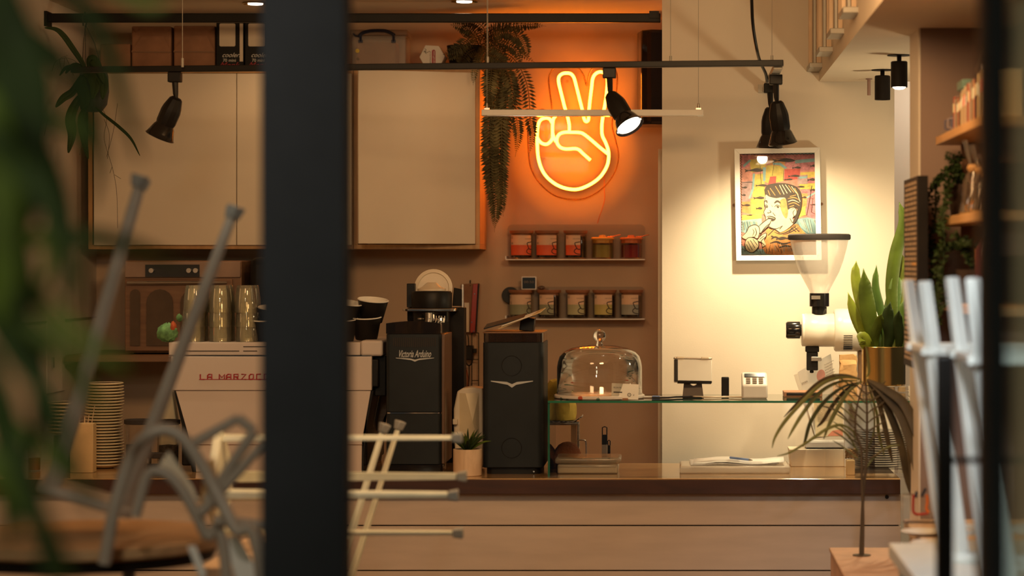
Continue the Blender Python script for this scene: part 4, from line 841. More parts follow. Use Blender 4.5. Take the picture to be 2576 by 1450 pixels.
LV = [([(2195,880),(2170,840),(2148,790),(2133,735)], [.3,.9,1,.75,.06], .014, 'leafyellow', -.03), ([(2200,880),(2185,820),(2165,760),(2152,700),(2154,656)], None, .016, 'leafyellow', .0), ([(2205,882),(2190,820),(2178,750),(2172,675)], None, .022, 'leafmid', -.05),
 ([(2225,885),(2225,820),(2212,770),(2202,720),(2205,667)], None, .012, 'leaf', -.02), ([(2215,885),(2220,830),(2240,780),(2252,720),(2258,690)], None, .021, 'leaf', .01), ([(2240,885),(2245,800),(2242,720),(2252,640),(2272,560),(2262,508)], None, .018, 'leafmid', .0),
 ([(2250,885),(2258,820),(2262,740),(2268,680),(2264,630)], None, .019, 'leafyellow', .03), ([(2190,882),(2180,868),(2168,850),(2160,862)], None, .018, 'leafyellow', -.05), ([(2265,880),(2272,840),(2270,790),(2278,750)], None, .016, 'leaf', -.02),
 ([(2230,885),(2238,840),(2232,800),(2240,760)], None, .018, 'leafdark', -.05), ([(2205,885),(2200,850),(2210,810),(2218,790)], None, .014, 'leafmid', -.055), ([(2258,885),(2262,850),(2258,810),(2262,780)], None, .014, 'leafdark', -.06)]
for pts, ww, wd, m_, dy in LV:
    p_ = sm([P(u, v, 8.2 + dy*(i/len(pts))) for i, (u, v) in enumerate(pts)], 6); n = len(p_); mb = MB()
    p_[0].z = min(p_[0].z, zt3-.028)
    mb.ribbon(p_, [1.25*wd*(.28+.72*math.sin(math.pi*min(1, i/(n-1)*.92+.02)))*(1 if i < n-3 else (n-1-i)/3) + .0003 for i in range(n)], (.15,-1,0), .30); mb.build('leaf', M[m_], gp, solid=.0015, smooth=70)

# ------------------------------------------------------------------ framed print
Y = 9.005; sk = 1.0
fr = thing('framed_print', 'white framed colourful print of a boy eating a banana', 'picture', (X(1955, Y), Y+.02, Z(655, Y)))
TL, TR, BR, BL = (1847, 374.5), (2062, 371), (2067, 655), (1852, 656.5)
def bil(u, v, a=TL, b=TR, c=BR, d=BL): # u right 0..1, v down 0..1
    return ((a[0]*(1-u)+b[0]*u)*(1-v) + (d[0]*(1-u)+c[0]*u)*v, (a[1]*(1-u)+b[1]*u)*(1-v) + (d[1]*(1-u)+c[1]*u)*v)
def fp(u, v, d=0.0): q = bil(u, v); p = P(q[0], q[1], Y); p.y -= d; return p
for nme, q in (('frame_top', [(0,0),(1,0),(.938,.047),(.062,.047)]), ('frame_bottom', [(.062,.953),(.938,.953),(1,1),(0,1)]), ('frame_left', [(0,0),(.062,.047),(.062,.953),(0,1)]), ('frame_right', [(1,0),(1,1),(.938,.953),(.938,.047)])):
    MB().prism(q, fp, -.038, .004).build(nme, M['white'], fr, bevel=.001)
for u in (-.012, 1.018): c = fp(u, .5, -.03); MB().cyl(c, c+Vector((0,.014,0)), .0055).build('wall_screw', M['walnut'], fr)
MB().prism([(.05,.04),(.95,.04),(.95,.96),(.05,.96)], fp, -.036, -.014).build('backboard', M['paper'], fr)
AR = [mat('print_'+n_, c_, .6, var=v_, scale=60) for n_, c_, v_ in (('pink',(.62,.25,.18),.14),('yellow',(.66,.48,.09),.12),('red',(.55,.08,.06),.12),('blue',(.26,.42,.44),.08),('rose',(.58,.20,.22),.2),('mauve',(.42,.26,.25),.15),('orange',(.72,.30,.09),.12),('cream',(.80,.68,.42),.05),('black',(.055,.035,.022),.05))]
art = MB(); yy = Y + .013
def ap(cx_, cy_, d=0.0): return P(1780 + cx_/3.815, 340 + cy_/3.815, yy - d)
LAY = [0]
def poly(m, pts, lift=None):
    LAY[0] += 1; d = LAY[0]*.000025 if lift is None else lift; art.mat(m).add([ap(x, y, d) for x, y in pts], [tuple(range(len(pts)))])
def smp(pts, closed=True, n=4): return [(p.x, p.y) for p in sm([Vector((x, y, 0)) for x, y in pts], n, closed)]
def line(pts, w_, m=8, curve=True, taper=True):
    pp = sm([Vector((x, y, 0)) for x, y in pts], 5) if curve and len(pts) > 2 else [Vector((x, y, 0)) for x, y in pts]
    LAY[0] += 1; d = LAY[0]*.000025; n = len(pp); L_ = []; R_ = []
    for i in range(n):
        t_ = (pp[min(i+1,n-1)]-pp[max(0,i-1)]).normalized(); nn = Vector((-t_.y, t_.x, 0)); k = w_/2*((.35+.65*math.sin(math.pi*(i+.5)/n)) if taper else 1); L_.append(pp[i]+nn*k); R_.append(pp[i]-nn*k)
    vs = []; 
    for a, b in zip(L_, R_): vs += [ap(a.x, a.y, d), ap(b.x, b.y, d)]
    art.mat(m).add(vs, [(2*i, 2*i+1, 2*i+3, 2*i+2) for i in range(n-1)])
poly(0, [(304,175),(1037,162),(1050,1146),(322,1154)])
for m, q in ((1,[(400,235),(560,225),(555,330),(420,360)]),(1,[(430,380),(545,370),(550,590),(425,600)]),(1,[(565,290),(735,290),(730,440),(600,470),(550,450)]),(6,[(600,230),(760,240),(740,300),(600,290)]),(4,[(740,170),(1035,165),(1035,330),(870,350),(745,300)]),(4,[(330,190),(420,185),(400,300),(320,330)]),
  (2,[(740,330),(890,320),(880,420),(735,440)]),(2,[(600,400),(660,395),(655,470),(580,480)]),(5,[(330,450),(430,440),(430,620),(330,650)]),(1,[(890,360),(1038,350),(1038,400),(895,420)]),(4,[(905,430),(1038,410),(1042,830),(960,800),(900,600)]),(1,[(410,610),(540,600),(540,760),(420,760)]),(6,[(330,640),(420,640),(420,760),(330,740)]),
  (1,[(880,470),(1040,460),(1040,520),(890,520)]),(6,[(900,560),(960,560),(950,690),(890,740)]),(1,[(330,770),(520,760),(520,810),(330,820)]),(1,[(850,720),(940,680),(940,770),(850,800)]),(5,[(860,390),(960,380),(960,470),(870,470)]),
  (3,[(325,820),(520,800),(520,900),(420,960),(325,930)]),(3,[(840,810),(960,790),(1045,810),(1048,960),(900,940),(830,860)]),(3,[(325,1060),(420,1100),(800,1080),(800,1150),(325,1150)]),(6,[(560,900),(800,880),(820,1060),(560,1090)]),(3,[(570,1060),(800,1040),(1048,1000),(1050,1146),(560,1150)]),
  (3,[(840,240),(1037,222),(1037,255),(840,272)]),(3,[(530,310),(560,310),(556,440),(532,445)]),(3,[(435,370),(455,370),(445,520),(410,610),(392,610),(425,510)]),(3,[(340,290),(400,235),(420,245),(350,310)]),(3,[(630,265),(700,265),(765,315),(740,325),(690,290),(625,285)]),(3,[(940,600),(1040,540),(1040,560),(955,610)]),(3,[(750,172),(1035,168),(1035,182),(760,186)]),(3,[(880,400),(960,395),(950,415),(880,420)])): poly(m, q)
# polka dots on the rose patches
for i in range(11):
    for j in range(4):
        for (u0, v0) in ((755,185),(915,530)):
            x, y = u0+i*11.5+(j%2)*6, v0+j*30+(i%3)*4
            if i < 11 and x < 1030: poly(7, [(x-3,y),(x,y-3),(x+3,y),(x,y+3)])
def fish(x0, x1, y, h): poly(8, smp([(x0,y-h*.35),(x0+(x1-x0)*.2,y),(x0+(x1-x0)*.6,y-h*.5),(x1,y),(x0+(x1-x0)*.7,y+h*.4),(x0+(x1-x0)*.22,y+h*.15),(x0+2,y+h*.6),(x0+(x1-x0)*.06,y+h*.1)], n=2))
for a in ((620,845,243,44),(355,537,338,38),(810,897,312,24),(770,887,392,24),(735,817,424,16),(955,1042,427,30),(458,575,482,24),(840,932,496,20),(330,382,502,20),(980,1042,526,24),(326,368,575,18),(440,547,602,28),(900,950,597,20),(330,412,672,24),(463,527,702,24),(985,1042,667,14),(375,430,768,10),(985,1040,295,26)): fish(*a)
line([(625,240),(700,226),(780,228),(840,245)], 4); line([(445,322),(500,318),(530,330)], 4)
z_ = [(322+(8 if i%2 else -6), 200+i*12) for i in range(78)]; line(z_, 6, curve=False, taper=False)
line([(330+i*17, 183+(7 if i%2 else -5)) for i in range(42)], 5, curve=False, taper=False)
for q in ([(960,490),(1000,485),(975,640),(950,770),(895,775)],[(1010,600),(995,740),(1040,760)],[(340,455),(430,450),(425,520)],[(500,240),(515,470)],[(730,340),(725,430),(800,430)],[(640,270),(620,390)]): line(q, 4, curve=False)
# body, jumper
poly(6, smp([(575,960),(640,900),(700,930),(780,900),(850,850),(900,900),(960,960),(1040,1000),(1045,1140),(560,1140)], n=3))
poly(3, smp([(860,830),(960,800),(1042,820),(1046,960),(960,940),(900,890)], n=3))
for q in ([(610,1000),(650,980),(700,1000),(790,985)],[(600,1040),(660,1025),(720,1045),(800,1030)],[(690,1080),(740,1065),(800,1070)],[(640,985),(610,970)],[(655,1005),(720,985),(780,1000)]): line(q, 20)
for q in ([(780,930),(850,870)],[(800,890),(850,930)],[(640,930),(700,950),(780,920),(840,860)],[(580,965),(640,905)],[(830,880),(880,930)],[(720,960),(800,930),(870,890)]): line(q, 11)
for i in range(26): x = 850+i*7.5; line([(x, 800+random.uniform(0,30)),(x+random.uniform(20,60), 880+random.uniform(0,60))], 4, m=random.choice((7,3,8)), curve=False)
for i in range(44): x = 330+i*16; line([(x, 1060+random.uniform(-30,40)),(x+random.uniform(-20,40), 1130+random.uniform(-20,12))], 4, m=random.choice((7,3,8,8)), curve=False)
for i in range(16): x = 330+i*10; line([(x, 815+random.uniform(0,20)),(x+random.uniform(-10,30), 905+random.uniform(0,30))], 4, m=random.choice((7,3,8)), curve=False)
# face and neck
poly(7, smp([(556,575),(640,570),(745,590),(770,690),(790,700),(845,700),(850,760),(815,800),(830,840),(760,905),(690,935),(640,900),(590,885),(560,835),(556,790),(536,745),(556,690),(543,640)], n=4))
poly(6, smp([(690,640),(750,610),(775,700),(760,800),(720,760)], n=3))
# hair
poly(8, smp([(550,520),(575,480),(640,464),(720,460),(800,474),(860,502),(895,550),(905,620),(900,690),(880,760),(845,835),(815,845),(835,790),(862,720),(845,695),(800,700),(770,715),(760,650),(745,605),(700,600),(655,606),(590,590),(556,560)], n=5))
for q in ([(690,480),(735,570)],[(715,476),(765,560)],[(745,476),(800,550)],[(775,482),(830,552)],[(805,492),(855,560)],[(835,510),(870,575)],[(770,610),(830,600),(875,620)],[(770,640),(820,625),(880,650)],[(775,665),(830,650),(885,680)],[(600,510),(650,580)],[(580,530),(600,580)],[(650,490),(700,570)],[(860,560),(888,640)],[(790,590),(850,575)],[(785,690),(830,675)]):
    line(q, 9, m=6 if q[0][1] % 4 else 7)
poly(7, smp([(790,725),(815,705),(840,705),(852,725),(845,760),(820,785),(798,775),(805,750)], n=3))
# features
for q, w_ in (([(556,565),(550,620),(545,660),(556,700),(540,740),(556,785),(560,830)],8),([(560,835),(600,885),(660,900),(720,870)],8),([(640,900),(690,935)],9),([(640,655),(670,635),(702,655)],20),([(540,640),(565,632),(572,655)],14),([(640,690),(668,672),(702,690)],8),([(548,680),(565,672),(582,690)],8),([(595,720),(608,740),(585,745)],8),([(572,745),(590,752)],8),([(565,785),(600,780),(650,800),(620,825),(575,800)],11),([(625,745),(650,778)],7),([(615,672),(622,690)],5),([(840,712),(820,745),(830,780)],7),([(800,715),(835,700),(855,722),(850,765),(815,790)],7),([(815,845),(790,800)],8),([(850,780),(880,700),(905,620)],10),([(720,870),(690,905)],8),([(548,520),(556,580)],8)): line(q, w_)
poly(8, smp([(660,685),(675,680),(688,692),(675,702)], n=3)); poly(8, smp([(558,685),(570,682),(578,695),(566,700)], n=3)); poly(8, smp([(575,790),(630,800),(645,808),(615,822)], n=3))
# banana and hand
poly(7, smp([(490,880),(520,850),(580,806),(612,812),(600,850),(560,890),(515,935),(495,925)], n=4))
for q in ([(490,880),(520,850),(580,806),(612,812)],[(612,815),(585,870),(510,940)],[(595,850),(560,880),(520,930),(490,1000)]): line(q, 9)
poly(7, smp([(330,975),(380,930),(400,880),(450,862),(490,880),(500,930),(480,990),(440,975),(415,985),(370,1000)], n=4)); line([(330,975),(370,935),(395,885),(450,862),(490,880),(500,930),(485,985)], 9); line([(455,890),(470,940),(450,980)], 9); line([(430,900),(445,930),(430,970)], 7)
poly(7, smp([(365,1080),(360,1030),(385,990),(430,985),(480,1010),(490,1060),(470,1100),(430,1128),(385,1115)], n=4)); line([(365,1085),(360,1030),(385,990),(430,985),(480,1010),(492,1060),(470,1100),(430,1128),(385,1115),(362,1085)], 9)
for q in ([(385,1020),(430,1105)],[(410,1010),(455,1085)],[(435,1000),(478,1060)],[(372,1050),(405,1110)]): line(q, 7)
poly(7, smp([(480,1005),(520,960),(560,940),(560,975),(540,1010),(560,1050),(530,1075),(520,1030),(495,1020)], n=4)); line([(480,1005),(520,960),(562,942),(560,975),(515,1020),(545,1060),(525,1078)], 8); line([(500,1000),(540,970)], 8)
art.build('artwork', AR, fr, fix=False, smooth=0)
mb = MB(); mb.prism([(.06,.045),(.94,.045),(.94,.955),(.06,.955)], fp, -.004, -.003); mb.build('glazing', M['glass'], fr)
# ------------------------------------------------------------------ black coffee grinders
def rrect(x0, x1, y0, y1, r, n=4): return [(x+r*math.cos(q), y+r*math.sin(q)) for x, y, s0 in ((x1-r, y1-r, 0), (x0+r, y1-r, 1), (x0+r, y0+r, 2), (x1-r, y0+r, 3)) for q in [math.pi/2*(s0+i/n) for i in range(n+1)]]
zf = lambda u, v, d: Vector((u, v, d))
def wings(mb, f, w_, h_):
    for s_ in (-1, 1): mb.prism([(0, -h_*.55), (s_*w_*.10, -h_*.1), (s_*w_*.5, h_*.42), (s_*w_*.5, h_*.55), (s_*w_*.12, h_*.35), (0, 0)], f, 0, .003)
Y = 8.16
g2 = thing('coffee_grinder', 'tall black coffee grinder with silver winged badge standing left of the glass case', 'coffee grinder', (X(1290, Y), Y+.15, CT))
a, b = X(1214, Y), X(1367, Y); S_ = Y/F
MB().prism(rrect(a+.012, b-.012, Y+.015, Y+.29, .02), zf, CT, CT+.022).build('foot', M['black'], g2)
MB().prism(rrect(a, b, Y, Y+.30, .022, 6), zf, CT+.022, Z(862, Y)).build('body', M['char'], g2, bevel=.003)
MB().prism(rrect(a+.002, b-.002, Y+.002, Y+.298, .022, 6), zf, Z(862, Y)+.001, Z(836, Y)-.004).build('hopper_lid', glass('smoked_lid', (.30,.22,.17), 1.4, .5, .25, (0.10,0.06,0.045), .06), g2)
MB().prism(rrect(a-.001, b+.001, Y, Y+.30, .022, 6), zf, Z(836, Y)-.004, Z(836, Y)).build('lid_rim', M['walnut'], g2, bevel=.001)
MB().box(a+.02, b-.02, Y+.03, Y+.27, Z(862, Y)+.001, Z(846, Y)).build('beans', M['tea'], g2)
mb = MB(); wings(mb, lambda u, v, d: Vector((X(1288, Y)+u, Y-.001-d, Z(967, Y)+v)), 106*S_, 16*S_); mb.build('winged_badge', M['silver'], g2, smooth=0)
for py in (921, 1128):
    MB().tube([Vector((X(1287, Y)+25*S_*math.cos(q), Y-.0005, Z(py, Y)+25*S_*math.sin(q))) for q in [math.pi*i/16 for i in range(32)]], .0010, 6, closed=True).build('round_mark', M['black'], g2)
MB().cyl((X(1343, Y), Y-.002, Z(1187, Y)), (X(1343, Y), Y+.004, Z(1187, Y)), .0028).build('indicator', M['chrome'], g2)
# papers on it
zt4 = Z(836, Y)
mb = MB(); c = Vector((X(1322, Y), Y+.12, zt4+.024)); mb.obox(c, (.048, .08, .046), Matrix.Rotation(.12, 3, 'Y')); one(mb, 'black_tin', M['black'], 'small black tin propping up the papers on the black grinder', 'tin', bevel=.003)
def slab(p0, p1, y0, y1, th, skew=0):  # board seen edge on, from p0 to p1 in px
    A, B = P(p0[0], p0[1], Y), P(p1[0], p1[1], Y); u = (B-A).normalized(); n = Vector((-u.z, 0, u.x)); mb = MB()
    vs = [Vector((q.x + (skew if k else 0), y, q.z + (0.012 if k else 0))) + n*t_ for t_ in (0, th) for k, y in ((0, y0), (1, y1)) for q in (A, B)]
    return mb.add(vs, [(0,1,3,2),(4,6,7,5),(0,4,5,1),(2,3,7,6),(0,2,6,4),(1,5,7,3)])
one(slab((1216,830),(1318,802), Y+.02, Y+.17, .004), 'black_folder', M['black'], 'thin black folder leaning over the top of the black grinder', 'folder')
one(slab((1254,829),(1360,787), Y-.005, Y+.145, .003, .01), 'yellow_folder', M['kraftpale'], 'yellow edged card folder on top of the black folder', 'folder')
mb = slab((1262,822),(1338,795), Y-.012, Y+.10, .002, .012); 
one(mb, 'white_envelope', M['paper'], 'white envelope lying on the yellow folder over the black grinder', 'envelope')

Y = 8.20; S_ = Y/F
g1 = thing('coffee_grinder', 'black coffee grinder with silver script lettering and slotted vents', 'coffee grinder', (X(1040, Y), Y+.17, CT))
a, b = X(971, Y), X(1110, Y)
MB().prism(rrect(a-.004, b+.004, Y+.004, Y+.27, .012), zf, CT, CT+.030).build('foot', M['blackgloss'], g1, bevel=.004)
MB().prism(rrect(a, b, Y, Y+.28, .014, 6), zf, CT+.030, Z(1042, Y)).build('lower_body', M['char'], g1, bevel=.002)
MB().prism(rrect(a+.001, b-.001, Y+.004, Y+.27, .014, 6), zf, Z(1042, Y)+.001, Z(1038, Y)-.001).build('seam', M['chrome'], g1)
bd = MB().prism(rrect(a, b, Y, Y+.28, .014, 6), zf, Z(1038, Y), Z(841, Y)); bd.build('upper_body', M['char'], g1, bevel=.002)
MB().box(b-.002, b+.010, Y+.02, Y+.285, CT+.03, Z(841, Y)).build('side_panel', mat('bronze_side', (0.16, 0.09, 0.055), .3), g1, bevel=.003)
hp_ = [(a, Z(841, Y)+.001)] + [(b, Z(841, Y)+.001), (b, Z(814, Y))] + [(b + (a-b)*t_, Z(814, Y) + .008*math.sin(math.pi*t_)) for t_ in (.1,.2,.35,.5,.65,.8,.9)] + [(a, Z(814, Y))]
MB().prism(hp_, lambda u, v, d: Vector((u, Y+.001+d, v)), 0, .27).build('hopper_band', glass('smoked_band', (.25,.2,.16), 1.6, .5, .3, (0.04,0.03,0.025), .05), g1)
mb = MB()
for i in range(22): x_ = X(989+i*5.0, Y); dz = -.004*math.sin(math.pi*i/21); mb.box(x_, x_+.0032, Y-.0012, Y+.002, Z(871, Y)+dz, Z(850, Y))
mb.build('vent_slots', M['ink'], g1, smooth=0)
mb = MB(); put_text(mb, 'Victoria Arduino', .034, lambda u, v: Vector((X(1001, Y)+u, Y-.0018, Z(899, Y)+v)), .45, width=84*S_, bold=.012); mb.build('script_lettering', M['silver'], g1, smooth=0)
mb = MB(); wings(mb, lambda u, v, d: Vector((X(1044, Y)+u, Y-.001-d, Z(905.5, Y)+v)), 96*S_, 9*S_); mb.build('winged_badge', M['silver'], g1, smooth=0)

# tall brewer with black cap behind
Y = 8.60; S_ = Y/F
br = thing('coffee_brewer', 'chrome and black capped machine rising behind the black script grinder', 'coffee machine', (X(1088, Y), Y+.02, CT)); cx = X(1086, Y)
MB().box(X(1022, Y), X(1166, Y), Y+.03, Y+.12, CT, Z(775, Y)).build('back_frame', M['blackmat'], br, bevel=.003)
MB().box(X(1020, Y), X(1040, Y), Y+.04, Y+.10, Z(775, Y)+.001, Z(714, Y)).build('upright', M['black'], br, bevel=.002)
MB().prism([(1138,770),(1162,770),(1162,728),(1142,724)], lambda u, v, d: P(u, v, Y+.05+d), 0, .05).build('upright', M['blackmat'], br, bevel=.002)
MB().lathe([(0,Z(841,Y)),(48*S_,Z(841,Y)),(49*S_,Z(785,Y)),(48.5*S_,Z(784,Y))], (cx, Y, 0), 36).build('glass_hopper', M['glassjar'], br)
MB().lathe([(0,Z(838,Y)),(40*S_,Z(838,Y)),(38*S_,Z(800,Y)),(0,Z(799,Y))], (cx, Y, 0), 24).build('portafilter', M['chrome'], br)
mb = MB(); mb.lathe([(0,0),(9*S_,0),(9*S_,26*S_),(0,26*S_)], (X(1083,Y), Y-.055, Z(812,Y)), 14); mb.build('dial', M['steel'], br)
mb = MB(); put_text(mb, '15H', .022, lambda u, v: Vector((X(1098, Y)+u, Y-.062, Z(805, Y)+v)), bold=.01); mb.build('digits', M['paper'], br)
MB().prism(rrect(X(1018,Y), X(1151,Y), Y-.075, Y+.07, .02), zf, Z(783, Y), Z(776, Y)).build('chrome_collar', M['chrome'], br, bevel=.002)
MB().lathe([(0,Z(775,Y)),(50*S_,Z(775,Y)),(51*S_,Z(771,Y)),(51*S_,Z(738,Y)),(48*S_,Z(733,Y)),(0,Z(732,Y))], (cx, Y, 0), 40).build('black_cap', M['black'], br)
MB().lathe([(0,Z(732,Y)),(36*S_,Z(732,Y)),(36*S_,Z(727,Y)),(24*S_,Z(722,Y)),(14*S_,Z(713,Y)),(11*S_,Z(711,Y)),(0,Z(711,Y))], (cx, Y, 0), 32).build('lid_knob', M['creamplastic'], br)
mb = MB(); R = Matrix.Rotation(math.pi/2-.10, 3, 'X'); c = P(1091, 726, Y+.09); mb.lathe([(0,0),(46*S_,0),(48.5*S_,.003),(48.5*S_,.012),(40*S_,.013),(38*S_,.009),(0,.009)], c, 48, R); mb.build('raised_disc', M['creamplastic'], br)

# clipboards and wire things hanging on the wall behind
Y = 10.05
t = thing('wall_hooks', 'black wire rack with vertical rods on the wall behind the grinders', 'rack', (X(1190, Y), Y, Z(990, Y)))
mb = MB()
for px in (1187, 1204): mb.tube([P(px, 838, Y), P(px, 992, Y)], .0022, 6)
for py in (838, 905, 958, 992): mb.tube([P(1187, py, Y), P(1204, py, Y)], .0018, 6)
for py in (842, 985): mb.tube([P(1196, py, Y), P(1196, py, 10.1)], .002, 6)
mb.build('wire_frame', M['black'], t)
t = thing('hanging_board', 'black clipboard with a red strip hanging on the wall between the grinders', 'clipboard', P(1182, 838, Y))
MB().prism([(1160,715),(1206,713),(1200,838),(1164,838)], lambda u, v, d: P(u, v, Y+.02+d), 0, .006).build('board', M['kraft'], t)
MB().prism([(1190,716),(1202,714),(1195,837),(1182,837)], lambda u, v, d: P(u, v, Y+d), 0, .012).build('red_strip', M['red'], t, bevel=.001)
MB().prism([(1203,714),(1206.5,714),(1199,836),(1195.5,836)], lambda u, v, d: P(u, v, Y-.004+d), 0, .018).build('dark_edge', M['black'], t)
MB().prism([(1162,716),(1166,716),(1166,832),(1162,832)], lambda u, v, d: P(u, v, Y+d), 0, .012).build('pale_edge', M['steel'], t)
MB().prism([(1168,762),(1180,762),(1180,836),(1168,836)], lambda u, v, d: P(u, v, Y+.002+d), 0, .01).build('card', M['creamplastic'], t)
for q in ((1194, 740), (1187, 811), (1192, 834)): MB().cyl(P(q[0], q[1], Y-.006), P(q[0], q[1], Y+.002), .0025).build('rivet', M['chrome'], t)
MB().tube([P(1183, 720, Y+.02), P(1183, 706, Y+.03), P(1183, 706, 10.1)], .002).build('hook', M['black'], t)
t = thing('plug_adapter', 'black plug block with dangling cables between the two black grinders', 'plug', P(1180, 915, Y-.01))
MB().box(X(1170,Y), X(1190,Y), Y-.02, 10.099, Z(906,Y), Z(870,Y)).build('block', M['black'], t, bevel=.004); MB().box(X(1190,Y), X(1199,Y), Y-.015, 10.08, Z(888,Y), Z(878,Y)).build('switch', M['black'], t, bevel=.002)
mb = MB(); mb.tube(px_path([(1171,905),(1173,915),(1180,920),(1187,914),(1189,905)], Y, 5), .003, 6); mb.tube(px_path([(1172,870),(1171,850),(1173,838)], Y, 4), .0025, 6); mb.tube(px_path([(1179,870),(1178,850),(1176,842)], Y, 4), .0025, 6); mb.tube(px_path([(1180,920),(1180,950),(1176,1000)], Y, 4), .0025, 6); mb.build('cord', M['black'], t)
mb = MB()
for i in range(8):
    q = math.pi*i/8; w_ = 11*math.cos(q); mb.tube([P(1168+w_*s_, y, 10.05-.016*math.sin(q)*(1 if s_ > 0 else -1)) for s_, y in ((0,918),(.55,932),(1,955),(.8,978),(0,992),(-.8,978),(-1,955),(-.55,932),(0,918))], .0013, 5)
mb.cyl(P(1168, 918, 10.05), P(1168, 900, 10.05), .006); mb.tube([P(1168, 900, 10.05), P(1168, 892, 10.06), P(1168, 894, 10.1)], .0015, 5)
one(mb, 'copper_whisk', M['copper'], 'copper coloured wire whisk hanging between the grinders', 'whisk')

# cream faceted dispenser and succulent
Y = 8.36; t = thing('jug', 'faceted cream dispenser standing behind the succulent', 'dispenser', (X(1180, Y), Y+.05, CT)); t.name = 'soap_dispenser'
out = [(1146,1178),(1141,1075),(1141,1030),(1150,985),(1164,977),(1190,974),(1214,978),(1216,1178)]
MB().prism(out, lambda u, v, d: Vector((X(u, Y), Y+d, max(CT, Z(v, Y)))), 0, .10).build('shell', M['creamplastic'], t, bevel=.006, bseg=3)
mb = MB(); f = lambda u, v, d=0: Vector((X(u, Y), Y-d, Z(v, Y)))
mb.add([f(1156,989), f(1205,989), f(1206,1120), f(1156,1120), f(1172,990,.010), f(1190,1060,.020)], [(0,5,3),(0,4,5),(4,1,5),(1,2,5),(5,2,3)]); mb.build('facet_panel', M['cream'], t, smooth=0)
MB().box(X(1140,Y), X(1152,Y), Y-.02, Y+.03, Z(1068,Y), Z(1054,Y)).build('lever', M['creamplastic'], t, bevel=.002)
Y = 8.12; cx = X(1176, Y); r = 36*Y/F
su = thing('succulent', 'spiky succulent in a pale wooden pot between the black grinders', 'plant', (cx, Y, CT)); zt5 = Z(1130, Y)-CT
MB().lathe([(0,0),(r-.002,0),(r,.002),(r,zt5-.001),(r-.001,zt5),(r-.004,zt5),(r-.004,zt5-.010),(0,zt5-.010)], (cx, Y, CT), 36).build('pot', M['palewood'], su)
MB().lathe([(0,0),(r-.005,0),(0,.006)], (cx, Y, CT+zt5-.0095), 20).build('soil', M['tea'], su)
for i in range(20):
    q = i*2.4; el = .25+.9*(i/20); l = .075-.010*(1-i/20)*0+random.uniform(-.01,.012); d = Vector((math.cos(q)*math.cos(el), math.sin(q)*math.cos(el), math.sin(el)))
    o = Vector((cx, Y, CT+zt5-.008)); p_ = [o + d*l*t_ + Vector((0,0,.018*math.sin(t_*2.2)*math.cos(el))) for t_ in (0,.25,.5,.75,1)]
    mb = MB(); mb.tube(p_, [.005,.0062,.0052,.0032,.0005], 6); mb.build('leaf', M['leafdark'] if i % 3 else M['leafmid'], su)

# ------------------------------------------------------------------ espresso machine
Y = 8.24; S_ = Y/F
em = thing('espresso_machine', 'wide espresso machine with pinkish white back panel and red letters', 'espresso machine', (X(690, Y), Y+.28, CT))
m_ = M['machine']; xa, xb = X(430, Y), X(935, Y)
MB().box(xa+.03, xb-.02, Y+.03, Y+.52, CT+.02, Z(985, Y)).build('body', M['black'], em, bevel=.006)
MB().box(xa, xb, Y, Y+.022, Z(983, Y), Z(897, Y)).build('upper_panel', m_, em, bevel=.003)
MB().box(xa-.001, xb+.02, Y+.023, Y+.50, Z(975, Y), Z(905, Y)).build('upper_housing', M['black'], em, bevel=.004)
ap_ = [(441,984),(932,984),(910,1110),(909,1189),(492,1189),(488,1150)]
MB().prism([(X(u, Y), Z(v, Y)) for u, v in ap_], lambda u, v, d: Vector((u, Y+.006+d, v)), 0, .02).build('lower_panel', m_, em, bevel=.002)
mb = MB(); mb.box(X(490, Y), X(911, Y), Y+.004, Y+.008, Z(1120.6, Y), Z(1119, Y)); mb.build('panel_seam', M['walnut'], em)
for sx, k in ((436, 1), (938, -1)):
    q = [(sx, 984), (sx+12*k, 984), (sx+62*k if k > 0 else sx-25, 1189), (sx+46*k if k > 0 else sx-38, 1189)]
    MB().prism([(X(u, Y), Z(v, Y)) for u, v in q], lambda u, v, d: Vector((u, Y+.012+d, v)), 0, .5).build('side_leg', M['black'], em)
MB().prism([(945,985),(957,985),(930,1118),(920,1118)], lambda u, v, d: P(u, v, Y+.2+d), 0, .02).build('steam_guard', M['creamplastic'], em)
MB().prism([(958,975),(972,960),(972,1040),(932,1118)], lambda u, v, d: P(u, v, Y+.3+d), 0, .02).build('side_cover', M['walnut'], em)
mb = MB(); mb.box(X(422, Y), X(905, Y), Y+.015, Y+.45, Z(895, Y), Z(862, Y)); mb.build('cup_rail', m_, em, bevel=.003)
mb = MB()
for a_, b_, v in ((610, 700, 873), (610, 645, 884), (450, 600, 884)): mb.box(X(a_, Y), X(b_, Y), Y+.0138, Y+.016, Z(v+1.2, Y), Z(v-1.0, Y))
mb.build('rail_slots', M['ink'], em, smooth=0)
MB().box(X(424, Y), X(932, Y), Y+.002, Y+.02, Z(898, Y)+.0005, Z(896, Y)+.0005).build('chrome_edge', M['chrome'], em)
MB().box(X(906, Y), X(962, Y), Y+.01, Y+.42, Z(897, Y), Z(857, Y)).build('side_housing', m_, em, bevel=.008)
MB().box(X(936, Y), X(966, Y), Y+.06, Y+.48, Z(1000, Y), Z(896, Y)).build('side_block', M['black'], em, bevel=.004)
for sx in (520, 880): MB().cyl((X(sx, Y), Y+.08, CT), (X(sx, Y), Y+.08, CT+.021), .022).build('foot', M['black'], em)
for sx in (520, 880): MB().cyl((X(sx, Y), Y+.44, CT), (X(sx, Y), Y+.44, CT+.021), .022).build('foot', M['black'], em)
